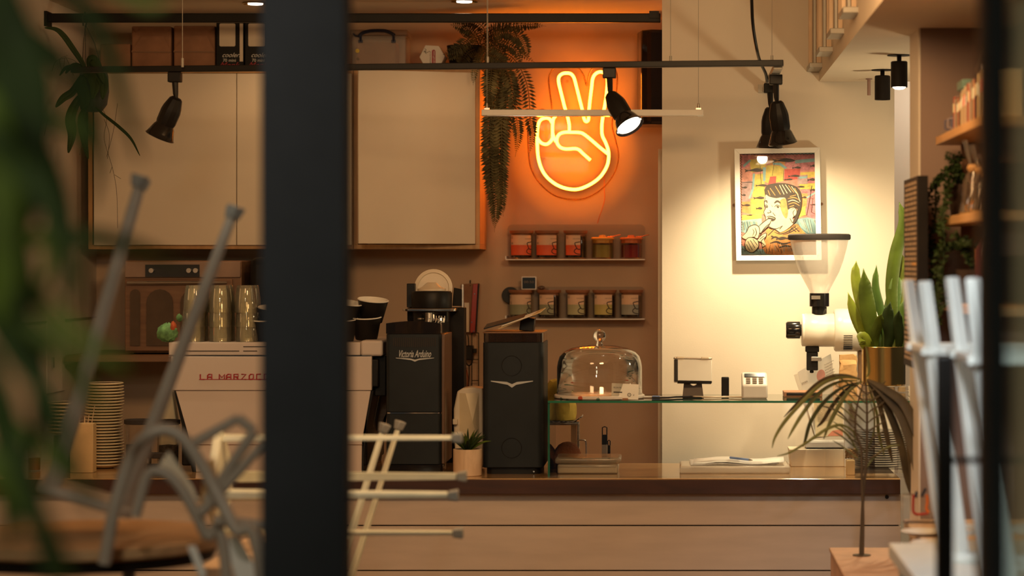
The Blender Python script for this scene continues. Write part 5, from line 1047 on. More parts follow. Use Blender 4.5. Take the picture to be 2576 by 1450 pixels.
LET = {'L': [[(0,1),(0,0),(.8,0)]], 'A': [[(0,0),(0,.75),(.25,1),(.8,1),(.8,0)],[(0,.45),(.8,.45)]], 'M': [[(0,0),(0,1),(.5,.35),(1,1),(1,0)]], 'R': [[(0,0),(0,1),(.8,1),(.8,.5),(0,.5)],[(.45,.5),(.8,0)]], 'Z': [[(0,1),(.9,1),(0,0),(.9,0)]], 'O': [[(.1,0),(.1,.7),(.35,1),(.9,1),(.9,.25),(.65,0),(.1,0)]], 'C': [[(.9,1),(.1,1),(.1,0),(.9,0)]]}
mb = MB(); px = 504; base_ = 955
for ch in 'LA MARZOCCO':
    if ch != ' ':
        for st_ in LET[ch]: mb.tube([Vector((X(px+u*13, Y), Y-.0015, Z(base_-v*13, Y))) for u, v in st_], .0024, 5)
    mb.tube([Vector((X(px-3, Y), Y-.0012, Z(base_, Y))), Vector((X(px+16, Y), Y-.0012, Z(base_, Y)))], .0013, 5); px += 18.5 if ch != ' ' else 11
mb.build('red_lettering', M['redletter'], em)
# tumblers, upside down and stacked on the rail
zr = Z(862, Y); t0 = None
nmz = ['bottom', 'middle', 'top']; cn = ['left', 'middle', 'right']
def tumbler(r0, h):
    mb = MB(); o_ = []; n = 24; prof = [(.0375,0),(.0385,.004),(.0365,.045),(.031,.088),(.029,.0945),(.0,.0955)]
    inn = [(.0,.083),(.0265,.083),(.0295,.060),(.0350,.004),(.0360,0),(.0375,0)]
    mb.lathe(prof+inn, (0,0,0), 24); return mb
for c_ in range(3):
    for rw in range(2):
        for k in range(3):
            loc = (X(474+68*c_, Y) + (.004 if k == 2 else 0)*(1-c_), Y+.085+.082*rw, zr + .0495*k + .0005); lab = f"{nmz[k]} upturned glass of the {['front','rear'][rw]} {cn[c_]} stack on the espresso machine"
            if t0 is None:
                t0 = tumbler(0, 0).build('glass_tumbler', M['tumbler'], None, local=True, smooth=60); tag(t0, lab, 'glass', 'upturned glasses on the espresso machine'); t0.location = loc
            else: dup(t0, loc, lab)
# crumpled green cloth
mb = MB(); c = P(424, 838, Y+.03); n = 14
for m_i, (cx_, cz_, rx, rz, k0) in enumerate(((424, 838, 26, 22, 0), (452, 800, 7, 9, 0), (437, 823, 7, 13, 1))):
    mb.mat(k0); vs = []
    for j in range(7):
        for i in range(n):
            a1 = 2*math.pi*i/n; a2 = -math.pi/2+math.pi*(j+.3)/6.6; rr_ = 1+.28*math.sin(a1*3+j)*math.cos(j*1.3+i)
            vs.append(P(cx_, cz_, Y+.03) + Vector((rx*S_*math.cos(a1)*math.cos(a2)*rr_, .022*math.sin(a1)*math.cos(a2)*rr_, rz*S_*math.sin(a2)*rr_)))
    mb.add(vs, [(j*n+i, j*n+(i+1)%n, (j+1)*n+(i+1)%n, (j+1)*n+i) for j in range(6) for i in range(n)])
mb.v = [Vector((v.x, v.y, max(v.z, zr+.0005))) for v in mb.v]
one(mb, 'crumpled_napkin', [M['tissue'], M['tissuered']], 'crumpled green and red napkin beside the upturned glasses', 'napkin', smooth=50)
# black paper cups
t0 = None
def papercup():
    r = thing('paper_cup', '', 'cup', (0,0,0), 'black paper cups stacked on the espresso machine')
    MB().lathe([(0,0.003),(.0365,.003),(.0365,0),(.0380,.002),(.0525,.074),(.0525,.0765)], (0,0,0), 30).build('cup_body', M['black'], r, local=True)
    MB().lathe([(0,.007),(.0355,.007),(.0515,.074),(.0512,.0785),(.0525,.0800),(.0545,.0785),(.0543,.0765),(.0525,.0760)], (0,0,0), 30).build('white_lining', M['paper'], r, local=True); return r
CUPS = [(664, 872, .12, 0, 'lower black paper cup left of the dark post'), (686, 772, .12, .06, 'upper black paper cup left of the dark post'), (862, 872, .12, 0, 'lower black cup just right of the dark post'), (866, 762, .13, .16, 'upper tilted cup just right of the dark post'), (922, 800, .14, .0, 'right lower black paper cup with open white top'), (934, 745, .15, .10, 'highest tilted black paper cup at the right end of the machine')]
tl = papercup(); first = True
for px, pt, dy, ti, lab in CUPS:
    base_z = zr if (pt > 790 and px < 900) else (Z(857, Y) if px > 900 and pt > 790 else None)
    yy_ = Y+dy
    loc = Vector((X(px, yy_), yy_, 0))
    if px in (664, 862): loc.z = Z(862, Y)+.0005
    elif px == 922: loc.z = Z(857, Y)+.0005
    elif px == 686: loc.z = Z(862, Y)+.040
    elif px == 866: loc.z = Z(862, Y)+.058
    else: loc.z = Z(857, Y)+.060
    if first: tl.location = loc; tl['label'] = lab; tl.rotation_euler = (.14, ti, 0); first = False
    else: dup(tl, loc, lab, (.14, ti, 0))

# ------------------------------------------------------------------ saucers, jars and small things at the left end of the bar
def saucer(): mb = MB(); mb.lathe([(0,.001),(.030,.0),(.034,.001),(.062,.0105),(.0655,.0125),(.066,.0145),(.064,.0158),(.060,.0145),(.035,.0055),(0,.005)], (0,0,0), 40); return mb
sc0 = saucer(); 
for k, f_ in enumerate(sc0.f):
    q = k % 9; sc0.m[k] = 0 if 2 <= q <= 6 else 1
s0 = sc0.build('saucer', [M['cream'], M['darkglaze']], None, local=True, smooth=50); tag(s0, 'cream rimmed dark saucer in the tall stack on the left of the bar', 'saucer', 'tall stack of saucers')
pitch = (Z(963, 8.42)-CT-.016)/27
for i in range(28):
    loc = (X(262, 8.42)+.0035*math.sin(i*.35)+random.uniform(-.0008,.0008), 8.42, CT+.0005+pitch*i)
    if i == 0: s0.location = loc
    else: dup(s0, loc)
t2 = None
for i in range(9):
    loc = (X(168, 8.50), 8.50, CT+.0005 + .0175*i*.72 + (Z(1012, 8.5)-CT-.016-.0126*8))
    if t2 is None: t2 = dup(s0, loc, 'saucer in the short stack at the far left'); t2['group'] = 'short raised stack of saucers'
    else: dup(t2, loc)
bz_ = (Z(1012, 8.5)-CT-.016-.0126*8); mb = MB(); mb.lathe([(0,0),(.045,0),(.045,bz_-.001),(0,bz_-.001)], (X(168, 8.5), 8.5, CT), 24); one(mb, 'canister', M['darkglaze'], 'dark round canister under the short stack of saucers', 'canister')
Y = 8.22; t = thing('stirrer_box', 'kraft card box of wooden stirrers before the tall saucer stack', 'box', (X(208, Y), Y+.02, CT))
MB().box(X(176, Y), X(234, Y), Y, Y+.05, CT, Z(1066, Y)).build('card_box', M['kraftpale'], t, bevel=.002)
for (u, v, u2) in ((215, 1050, 213), (219, 1045, 224), (228, 1022, 238), (205, 1052, 200), (196, 1056, 193)): MB().cyl(P(u-3, 1100, Y+.02), P(u2, v, Y+.02), .0016, seg=6).build('stirrer', M['palewood'], t)
def jar2(px, Y, r, h, label, name='glass_jar', lidm='ink'):
    t = thing(name, label, 'jar', (X(px, Y), Y, CT), 'dark lidded glass jars'); c = (X(px, Y), Y, CT)
    MB().lathe([(0,.001),(r-.006,.001),(r-.002,.006),(r,.02),(r,h-.02),(r-.004,h-.016)], c, 28).build('glass_body', M['glassjar'], t)
    MB().lathe([(0,.004),(r-.008,.005),(r-.005,.02),(r-.005,h*.5),(0,h*.52)], c, 20).build('contents', M['tea'], t)
    MB().lathe([(r-.004,h-.016),(r+.002,h-.014),(r+.002,h),(r-.002,h+.001),(r-.006,h-.006),(0,h-.006)], c, 28).build('lid', M[lidm], t); return t
jar2(349, 8.35, .048, Z(1056, 8.35)-CT, 'dark rimmed glass jar right of the tall saucer stack')
jar2(424, 8.30, .038, Z(1057, 8.30)-CT, 'dark rimmed glass jar beside the leg of the espresso machine')
jar2(392, 8.12, .034, .075, 'small low glass jar at the front of the bar')
Y = 8.5; mb = MB(); mb.prism([(402,1180),(398,1068),(414,985),(432,985),(444,1068),(442,1180)], lambda u, v, d: Vector((X(u, Y), Y+d, max(CT, Z(v, Y)))), 0, .05); one(mb, 'milk_carton', M['cream'], 'cream gable topped carton behind the jar by the espresso machine', 'carton', bevel=.004)
t = thing('amber_bottle', 'small glass of amber liquid at the far left of the bar', 'glass', (X(87, 8.3), 8.3, CT)); c = (X(87, 8.3), 8.3, CT)
MB().lathe([(0,.001),(.021,.001),(.022,.004),(.022,Z(1104,8.3)-CT)], c, 24).build('glass_body', M['glassjar'], t); MB().lathe([(0,.004),(.0195,.004),(.0195,.045),(0,.045)], c, 20).build('liquid', M['amber'], t)
# behind the glass case: wire rack, bag, cap, tools
Y = 8.56; t = thing('wire_rack', 'metal wire rack with wooden slat behind the left end of the glass case', 'rack', (X(1430, Y), Y, CT)); zt6 = Z(1064, Y)
mb = MB()
for y_ in (Y-.05, Y+.05):
    for px in (1385, 1455): mb.tube([(X(px, Y), y_, CT), (X(px, Y), y_, zt6)], .0028, 6)
    mb.tube([(X(1385, Y), y_, zt6-.003), (X(1455, Y), y_, zt6-.003)], .0028, 6); 
for px in (1385, 1455): mb.tube([(X(px, Y), Y-.05, zt6-.003), (X(px, Y), Y+.05, zt6-.003)], .0028, 6)
mb.tube(px_path([(1448,1112),(1456,1108),(1468,1108),(1474,1114),(1475,1150),(1475,1176)], Y-.05, 4), .003, 6)
mb.build('wire_frame', M['steel'], t); MB().box(X(1438, Y), X(1452, Y), Y-.055, Y-.048, CT+.01, zt6-.006).build('slat', M['oak'], t)
MB().box(X(1383, Y), X(1457, Y), Y-.052, Y+.052, zt6, zt6+.004).build('shelf_plate', M['steel'], t)
mb = MB(); n = 10; x0, x1 = X(1380, Y), X(1466, Y); vs = []
for i in range(n+1):
    for j in range(3): vs.append((x0+(x1-x0)*i/n, Y-.06+.045*j, zt6+.0065+.002*math.sin(i*1.7+j) + (.010*(i-8) if i > 8 else 0)))
mb.add(vs, [(i*3+j, i*3+3+j, i*3+4+j, i*3+1+j) for i in range(n) for j in range(2)]); one(mb, 'checked_cloth', M['check'], 'checked cloth on top of the wire rack under the yellow bag', 'cloth', solid=.003)
mb = MB(); n = 14; vs = []; zc = zt6+.0105; 
for j in range(8):
    for i in range(n):
        a_ = 2*math.pi*i/n; k = [1,1.03,1.02,.95,.9,.8,.6,.3][j]; vs.append((X(1408, Y)+ .056*math.cos(a_)*k*(1+.06*math.sin(i*3.1+j)), Y-.005+.045*math.sin(a_)*k, zc+[0,.02,.045,.07,.095,.12,.137,.142][j]+(.004*math.sin(i*2+j) if j else 0)))
mb.add(vs, [(j*n+i, j*n+(i+1)%n, (j+1)*n+(i+1)%n, (j+1)*n+i) for j in range(7) for i in range(n)] + [tuple(range(n))[::-1], tuple(7*n+i for i in range(n))])
one(mb, 'yellow_bag', M['yellowbag'], 'crumpled yellow bag on the wire rack seen past the cake dome', 'bag', smooth=25)
mb = MB(); n = 18; vs = []; c = (X(1428, 8.40), 8.40, CT)
for j in range(7):
    for i in range(n):
        a_ = 2*math.pi*i/n; k = [1,1.02,.97,.86,.66,.38,.10][j]; wv = 1+.05*math.cos(i*2.0+j*.6); vs.append((c[0]+.048*math.cos(a_)*k*wv, c[1]+.04*math.sin(a_)*k*wv, c[2]+[0,.025,.05,.068,.082,.090,.093][j]))
mb.add(vs, [(j*n+i, j*n+(i+1)%n, (j+1)*n+(i+1)%n, (j+1)*n+i) for j in range(6) for i in range(n)] + [tuple(range(n))[::-1], tuple(6*n+i for i in range(n))])
one(mb, 'woolly_hat', M['brown'], 'rust brown woolly hat lying behind the clear food container', 'hat', smooth=80)
for px, pt, w_, lab, hole in ((1521, 1074, 14, 'taller black handled peeler standing behind the food container', True), (1532, 1108, 7, 'shorter black handled tool behind the food container', True)):
    Y = 8.50 if px == 1521 else 8.53; x_ = X(px, Y); zt7 = Z(pt, Y); t = thing('kitchen_tool', lab, 'tool', (x_, Y, CT), 'black handled kitchen tools'); s_ = w_*Y/F/2
    MB().box(x_-s_, x_+s_, Y-.006, Y+.006, CT, CT+(zt7-CT)*.55).build('blade', M['greymetal'] if px == 1521 else M['black'], t, bevel=.001)
    mb = MB(); k = CT+(zt7-CT)*.55; mb.box(x_-s_, x_+s_, Y-.008, Y+.008, k, k+(zt7-k)*.55); kk = k+(zt7-k)*.55
    mb.tube([(x_-s_*.8, Y, kk), (x_-s_*.8, Y, zt7-.003), (x_, Y, zt7), (x_+s_*.8, Y, zt7-.003), (x_+s_*.8, Y, kk)], .0022, 6); mb.build('handle', M['black'], t, bevel=.001)
# ------------------------------------------------------------------ right side: menu board, shelves, plants
mb = MB()
t = thing('menu_board', 'narrow letter board with black edge fixed beside the oak shelves', 'board', (.675, 6.8, 1.33))
MB().box(.6605, .689, 6.6, 6.999, 1.33, 1.862).build('panel', M['blackmat'], t, bevel=.001)
MB().box(.6595, .6605, 6.615, 6.98, 1.34, 1.853).build('board_face', M['ink'], t)
mb = MB(); random.seed(3)
for k in range(36):
    z = 1.850-.014*k
    yy_ = 6.63
    while yy_ < 6.95:
        l_ = random.choice((.02,.035,.05,.07)); mb.mat(1 if k in (30,31,32,16) and yy_ < 6.75 else 0); mb.box(.6588, .6596, yy_, min(6.965, yy_+l_), z-.0095, z-.001); yy_ += l_+.014
mb.build('printed_panels', [mat('panel_tan', (0.50,0.36,0.24), .7), M['yellowlid']], t, smooth=0)
def shelf(pl_, zf_, y0, y1, label):
    z = zf_; t = thing('wall_shelf', label, 'shelf', (.86, (y0+y1)/2, z), 'oak shelves on the right wall')
    MB().box(.742, .978, y0, y1, z, z+.024).build('board', M['oakx'], t, bevel=.002)
    for y_ in (y0+.15, y1-.12): MB().box(.80, .978, y_-.012, y_+.012, z-.085, z-.001).build('bracket', M['walnut'], t, bevel=.002)
    return z+.024
s1 = shelf(0, Z(366, 6.9), 5.9, 6.9, 'upper oak shelf holding the row of cookbooks')
s2 = shelf(0, Z(571, 6.9), 5.9, 6.9, 'middle oak shelf holding trailing plants and glass jugs')
s3 = shelf(0, Z(778, 6.9), 5.9, 6.9, 'lower oak shelf half hidden by the white stools')
cols = [(.45,.10,.06),(.72,.60,.45),(.10,.06,.05),(.60,.42,.25),(.55,.14,.08),(.05,.03,.03),(.66,.48,.24),(.70,.58,.40),(.50,.32,.16),(.72,.55,.35),(.62,.50,.36),(.40,.14,.10)]
y_ = 6.64; t0 = None; adj = ['far end ', 'near end ']; an = ['dark red', 'cream', 'black brown', 'tan', 'brick red', 'black', 'mustard', 'pale', 'brown', 'beige', 'stone grey', 'maroon']
for i in range(22):
    th_ = random.uniform(.020, .034); h_ = .090+.0014*i+random.uniform(-.008,.008); w_ = .10+random.uniform(-.01,.01)
    t = thing('cookbook', f'{an[i % 12]} spined book in the {["far", "near"][i//12]} half of the upper oak shelf row', 'book', (.80, y_-th_/2, s1), 'books on the upper oak shelf')
    MB().box(.762, .762+w_, y_-th_, y_, s1, s1+h_).build('cover', mat('book_%d' % i, cols[i % 12], .6), t, bevel=.0015)
    MB().box(.765, .764+w_, y_-th_+.002, y_-.002, s1+h_-.001, s1+h_+.0006).build('pages', M['paper'], t)
    MB().box(.7605, .7622, y_-th_+.004, y_-.004, s1+h_*.55, s1+h_*.8).build('spine_label', mat('spine_%d' % i, tuple(min(1, c_*2+.1) for c_ in cols[(i+3) % 12]), .6), t)
    y_ -= th_+.002
mb = MB(); mb.box(.765, .86, 6.46, 6.58, s1+.106, s1+.132); one(mb, 'green_packet', mat('teal_card', (0.16,0.27,0.22), .6), 'blue green packet lying on top of the books', 'packet', bevel=.004)
for k, (y0, c_, r_, lab) in enumerate(((6.84, (.16,.15,.22), .024, 'bluish mug at the far end of the upper oak shelf'), (6.75, (.36,.30,.32), .026, 'grey striped mug between the bluish mug and the books'))):
    t = thing('mug', lab, 'mug', (.80, y0, s1)); MB().lathe([(0,0),(r_-.004,0),(r_,.004),(r_,.055),(r_-.003,.055),(r_-.003,.006),(0,.006)], (.80, y0, s1), 24).build('body', mat('mug_%d' % k, c_, .4), t)
    MB().tube([(.80-r_+.002, y0, s1+.046), (.80-r_-.014, y0, s1+.042), (.80-r_-.014, y0, s1+.02), (.80-r_+.002, y0, s1+.014)], .003, 6).build('handle', mat('mugh_%d' % k, c_, .4), t)
mb = MB(); mb.lathe([(0,0),(.02,0),(.022,.03),(.012,.06),(.010,.075),(.0,.078)], (.80, 6.30, s1+.118), 18); one(mb, 'glass_ornament', M['glassjar'], 'small glass ornament on the nearer books', 'ornament')
def trail(name, label, x, y, z, arms, pot=True, r=.05):
    t = thing(name, label, 'plant', (x, y, z)); MB().lathe([(0,0),(r*.75,0),(r,.09),(r-.005,.09),(r-.007,.08),(0,.08)], (x, y, z), 24).build('pot', M['darkglaze'], t)
    for a_ in arms:
        p_ = sm([Vector(q) for q in a_], 8); mb = MB(); mb.tube(p_, .0016, 4); n = len(p_)
        for i in range(1, n):
            for k in range(3):
                d = Vector((random.uniform(-1,1), random.uniform(-1,1), random.uniform(-.7,.8))).normalized(); l = random.uniform(.010,.018); s_ = d.orthogonal().normalized()*l*.4; o = p_[i]+d*.003
                mb.add([o, o+d*l*.5+s_, o+d*l, o+d*l*.5-s_], [(0,1,2,3)])
        mb.build('trailing_stem', M['leafdark'], t, smooth=0, fix=False)
    return t
rr = random.uniform
x, y, z = .80, 6.70, s2+.085
trail('trailing_plant', 'small leafed trailing plant hanging from the middle oak shelf', .80, 6.70, s2, [[(x,y,z),(x-.03,y,z+.05),(x-.06+rr(-.02,.02),y+.02,z+.01),(.725+rr(-.03,.01),y+.05*k,z-.08),(.722+rr(-.02,.01),y+.05*k,z-.15-.015*k)] for k in range(4)] + [[(x,y,z),(x-.02,y+.02*k,z+.05),(x-.05+.02*k,y,z+.09)] for k in range(3)] + [[(x,y,z),(x-.04,y-.05,z+.02),(.73,y-.08-.03*k,z-.06),(.727,y-.1-.03*k,z-.13-.02*k)] for k in range(3)])
x, y, z = .80, 6.45, s3+.085
trail('trailing_plant', 'dark bushy trailing plant on the lower oak shelf', .80, 6.45, s3, [[(x,y,z),(x-.03,y,z+.06),(x-.08,y+.06*k,z+.06),(.71+rr(-.02,.01),y+.08*k,z-.04),(.712,y+.08*k,z-.10-.02*k)] for k in range(5)] + [[(x,y,z),(x-.02,y-.03*k,z+.07),(x-.06,y-.05*k,z+.10-.01*k)] for k in range(4)], r=.055)
def jug(y0, h_, lab, r0=.040):
    t = thing('glass_jug', lab, 'jug', (.80, y0, s2), 'glass jugs on the middle oak shelf')
    MB().lathe([(0,.002),(r0,.002),(r0+.004,.008),(r0*.85,h_*.45),(r0*.38,h_*.62),(r0*.42,h_*.70),(r0*.85,h_)], (.80, y0, s2), 28).build('glass_body', M['glassjar'], t)
    MB().lathe([(r0*.45,h_*.58),(r0*.58,h_*.63),(r0*.45,h_*.68)], (.80, y0, s2), 20).build('wooden_collar', M['oak'], t)
jug(6.46, .20, 'far glass pour over jug with collar next to the trailing plant'); jug(6.31, .18, 'nearer glass pour over jug on the middle oak shelf'); jug(6.17, .15, 'nearest low glass jug on the middle oak shelf', .045)
t = thing('dark_bottle', 'dark brown bottle on the lower oak shelf behind the stools', 'bottle', (.80, 6.22, s3)); MB().lathe([(0,0),(.030,0),(.032,.004),(.032,.14),(.012,.18),(.011,.22),(0,.22)], (.80, 6.22, s3), 24).build('body', mat('bottle_brown', (.10,.02,.03), .2), t); MB().lathe([(0,.22),(.013,.22),(.013,.232),(0,.232)], (.80, 6.22, s3), 18).build('cap', M['copper'], t)

# ------------------------------------------------------------------ palm in the gap, on its crates
Y = 7.2
t = thing('wooden_crate', 'low pinkish crate with striped edge at the lower right, under the palm', 'crate', (X(2260, 7.0), 7.0, 0))
x0, x1 = X(2130, 6.7), X(2380, 6.7); zt8 = Z(1404, 7.15)
MB().box(x0, x1, 6.7, 7.4, 0, zt8-.012).build('box', M['pink'], t, bevel=.004)
MB().box(x0-.004, x1+.004, 6.69, 7.41, zt8-.012, zt8).build('top_board', mat('pink_wood', (0.55,0.33,0.22), .6), t, bevel=.003)
for k in range(5): MB().box(x0+.075, x1, 6.696, 6.70, zt8-.05-.022*k, zt8-.040-.022*k).build('stripe', M['inksoft'], t)
MB().box(x0+.06, x0+.085, 6.686, 6.70, zt8-.2, zt8+.001).build('tape', mat('pink_tape', (0.65,0.28,0.22), .6), t)
pa = thing('palm', 'arching palm frond plant on the pink crate before the dark plates', 'palm', P(2168, 1404, Y))
mb = MB(); mb.lathe([(0,0),(.026,0),(.028,.003),(.0,.006)], (X(2168, Y), Y, zt8), 18); mb.build('stem_base', M['stem'], pa)
A1 = px_path([(2165,1402),(2168,1320),(2172,1240),(2180,1150),(2181,1060),(2180,1000),(2178,962)], 7.2, 8)
A1[0].z = zt8; MB().tube(A1, [.0052*(1-.5*i/len(A1)) for i in range(len(A1))], 8).build('stem', M['stem'], pa)
A2 = px_path([(2170,1402),(2171,1300),(2168,1200),(2166,1130),(2152,1085),(2155,1030),(2166,985),(2172,962)], 7.19, 8)
A2[0].z = zt8; MB().tube(A2, [.0048*(1-.6*i/len(A2)) for i in range(len(A2))], 8).build('stem', M['stem'], pa)
def blade(pts, w_, m_, Yd, fold=.5, taper=.75):
    p_ = sm([P(u, v, Y + Yd*i/len(pts)) for i, (u, v) in enumerate(pts)], 6); n = len(p_); mb = MB()
    mb.ribbon(p_, [w_*(math.sin(math.pi*min(1, (i+.6)/(n+.2)))**taper) + .0003 for i in range(n)], (.1,-1,.2), fold); mb.build('leaflet', M[m_], pa, solid=.0006, smooth=70, fix=False)
for pts, w_, m_, yd in (([(2166,955),(2120,950),(2070,965),(2020,1010),(1975,1060),(1950,1100),(1942,1128)], .0055, 'palm', -.15), ([(2166,958),(2110,962),(2060,990),(2020,1040),(1995,1080),(1982,1105)], .0055, 'palm', -.1),
  ([(2168,960),(2120,975),(2075,1010),(2040,1060),(2025,1110),(2020,1125)], .0055, 'palm', .05), ([(2168,962),(2130,980),(2095,1020),(2070,1060),(2055,1075)], .0055, 'palmdark', .1), ([(2170,960),(2135,985),(2105,1030),(2085,1070),(2072,1105)], .006, 'palm', .0),
  ([(2166,955),(2130,945),(2090,948),(2050,970),(2000,1020),(1972,1050)], .0045, 'palmdark', .15),
  ([(2152,1110),(2145,1085),(2115,1070),(2080,1080),(2050,1100),(2020,1120),(1985,1140),(1955,1148)], .0042, 'palm', -.1), ([(2158,1140),(2140,1105),(2120,1085),(2095,1072)], .003, 'palm', -.05), ([(2150,1080),(2120,1045),(2095,1030),(2060,1020)], .0028, 'palmdark', .05)): blade(pts, w_, m_, yd)
for y0 in range(975, 1160, 24):   # herringbone leaflets along the main stem
    for s_ in (-1, 1): blade([(2181, y0+20), (2181+s_*13, y0+8), (2181+s_*32, y0-6+s_*3), (2181+s_*48, y0-16)], .0022, 'palmdark', -.02)
    blade([(2154+(y0-975)*.05, y0+16), (2138, y0-4), (2118, y0-20), (2095, y0-34)], .0020, 'palm', .03)
for pts, w_, m_, yd in (([(2180,955),(2210,975),(2250,1000),(2275,1060),(2290,1130),(2295,1220),(2292,1300)], .014, 'palmdark', .05), ([(2180,955),(2225,980),(2275,1020),(2310,1100),(2325,1160),(2322,1195)], .015, 'palmdark', -.1), ([(2182,960),(2215,1000),(2245,1060),(2268,1130),(2280,1200),(2292,1250)], .012, 'palmdark', .1),
  ([(2180,958),(2205,1000),(2222,1060),(2235,1120),(2245,1165)], .008, 'palmdark', .1), ([(2184,965),(2235,985),(2290,1050),(2312,1140),(2318,1230),(2308,1290)], .013, 'palmdark', .0), ([(2184,960),(2220,990),(2262,1040),(2286,1100),(2300,1160),(2306,1215)], .016, 'palmdark', -.05),
  ([(2184,970),(2205,1040),(2210,1090),(2225,1150)], .005, 'palm', .1), ([(2184,990),(2200,1060),(2188,1120),(2160,1150)], .002, 'palm', .1), ([(2178,1180),(2200,1150),(2235,1125),(2265,1120)], .003, 'palm', .0), ([(2180,950),(2186,935),(2183,900),(2178,872)], .004, 'palm', .0)): blade(pts, w_, m_, yd)

# ------------------------------------------------------------------ small side table with cup of pens and plates
t = thing('side_table', 'wooden side table edge in the right foreground with white plates', 'table', (.80, 6.2, 0)); zt9 = Z(1310, 6.55)
MB().box(X(2272, 6.6), .97, 5.75, 6.58, zt9-.03, zt9).build('tabletop', M['palewood'], t, bevel=.004)
for x_, y_ in ((.65, 6.50), (.93, 6.50), (.65, 5.83), (.93, 5.83)): MB().box(x_-.02, x_+.02, y_-.02, y_+.02, 0, zt9-.03).build('leg', M['palewood'], t, bevel=.003)
Y = 6.5; cx = X(2312, Y); t = thing('pen_cup', 'clear acrylic holder with red and blue handled tools on the side table', 'holder', (cx, Y, zt9))
MB().box(cx-.045, cx+.045, Y-.03, Y+.03, zt9, zt9+.075).build('holder', M['acrylic'], t, bevel=.003)
mb = MB(); mb.tube(px_path([(2298,1245),(2297,1275),(2299,1290),(2310,1295),(2335,1292)], Y-.034, 5), .0035, 8); mb.build('red_handle', M['red'], t)
mb = MB(); mb.tube(px_path([(2331,1245),(2333,1262),(2331,1280),(2336,1290)], Y-.034, 4), .004, 8); mb.build('orange_handle', M['orangelid'], t)
for q in (((2304,1252),(2306,1238)), ((2318,1250),(2328,1230))): MB().cyl(P(*q[0], Y-.035), P(*q[1], Y-.03), .004).build('pen', M['navy'], t)
s0 = None
for (px, py, Y_, lab) in ((2325, 1344, 6.20, 'small white plate at the corner of the side table'), (2352, 1372, 5.95, 'small white plate nearer the stools on the side table')):
    mb = MB(); mb.lathe([(0,0),(.035,0),(.06,.010),(.058,.012),(.034,.004),(0,.004)], (X(px, Y_), Y_, zt9), 30); one(mb, 'white_plate', M['white'], lab, 'plate', 'white plates on the side table')

# ------------------------------------------------------------------ stools turned upside down
def stool(name, label, loc, rot, h, m_, seat=.15, splay=.19, ring=.17, seatmat=None, group=None, footm='foot', lw=1.0, rest=True):
    t = thing(name, label, 'stool', loc, group, rot); mm = M[m_]
    MB().prism(rrect(-seat, seat, -seat, seat, .04, 4), zf, h-.022, h).build('seat', M[seatmat] if seatmat else mm, t, local=True, bevel=.006, bseg=3)
    for sx in (-1, 1):
        for sy in (-1, 1):
            a_ = Vector((sx*(seat-.025), sy*(seat-.025), h-.02)); b_ = Vector((sx*splay, sy*splay, .012)); mb = MB(); ax_ = (b_-a_).normalized()
            u = Vector((-sy*1.0, sx*1.0, 0)).normalized(); n_ = ax_.cross(u).normalized(); vs = []
            for k in range(2):
                c = (a_, b_)[k]; w_ = (.024, .0145)[k]*lw; d_ = (.012, .008)[k]*lw
                vs += [c-u*w_-n_*d_, c+u*w_-n_*d_, c+u*w_*.6+n_*d_, c-u*w_*.6+n_*d_]
            mb.add(vs, [(0,1,2,3),(4,7,6,5),(0,4,5,1),(1,5,6,2),(2,6,7,3),(3,7,4,0)]); lg = mb.build('leg', mm, t, local=True, bevel=.003)
            if footm is None: continue
            mb = MB(); c = b_; vs = [c-u*.014*lw-n_*.010, c+u*.014*lw-n_*.010, c+u*.014*lw+n_*.010, c-u*.014*lw+n_*.010]; e = c+ax_*.026; vs += [e-u*.021*lw-n_*.013, e+u*.021*lw-n_*.013, e+u*.021*lw+n_*.013, e-u*.021*lw+n_*.013]
            mb.add(vs, [(0,1,2,3),(4,7,6,5),(0,4,5,1),(1,5,6,2),(2,6,7,3),(3,7,4,0)]); mb.build('foot', M[footm], t, local=True, bevel=.003)
    if not rest: return t
    f_ = splay + (seat-.025-splay)*ring/h; mb = MB()
    for s_ in (-1, 1):
        mb.obox((0, s_*f_, ring), (2*f_+.05, .030, .016)); mb.obox((s_*f_, 0, ring), (.030, 2*f_+.05, .016))
    mb.build('footrest', mm, t, local=True, bevel=.002)
    mb = MB(); mb.cyl((-seat*.8, -seat*.8, h-.06), (seat*.8, seat*.8, h-.06), .006); mb.cyl((-seat*.8, seat*.8, h-.06), (seat*.8, -seat*.8, h-.06), .006); mb.build('brace', mm, t, local=True)
    return t
# right: bar table with two white stools resting seat down
t = thing('bar_table', 'high white table in the right foreground under upturned stools', 'table', (.70, 5.1, 0))
MB().box(.50, .93, 4.3, 5.68, .930, .965).build('tabletop', M['stoolwhite'], t, bevel=.004)
for x_, y_ in ((.54, 4.36), (.89, 4.36), (.54, 5.62), (.89, 5.62)): MB().box(x_-.02, x_+.02, y_-.02, y_+.02, 0, .93).build('leg', M['stoolwhite'], t)
IN = math.pi
stool('bar_stool', 'white bar stool turned upside down, leftmost by the gold planter', (.722, 5.42, .965+.630), (IN, 0, 0), .630, 'stoolwhite', .13, .186, .165, group='white upturned bar stools', footm=None, lw=1.15)
stool('bar_stool', 'white bar stool turned upside down, nearer beside the dark window post', (.742, 4.80, .965+.640), (IN, 0, 0), .640, 'stoolwhite', .13, .176, .17, group='white upturned bar stools', footm=None, lw=1.15)
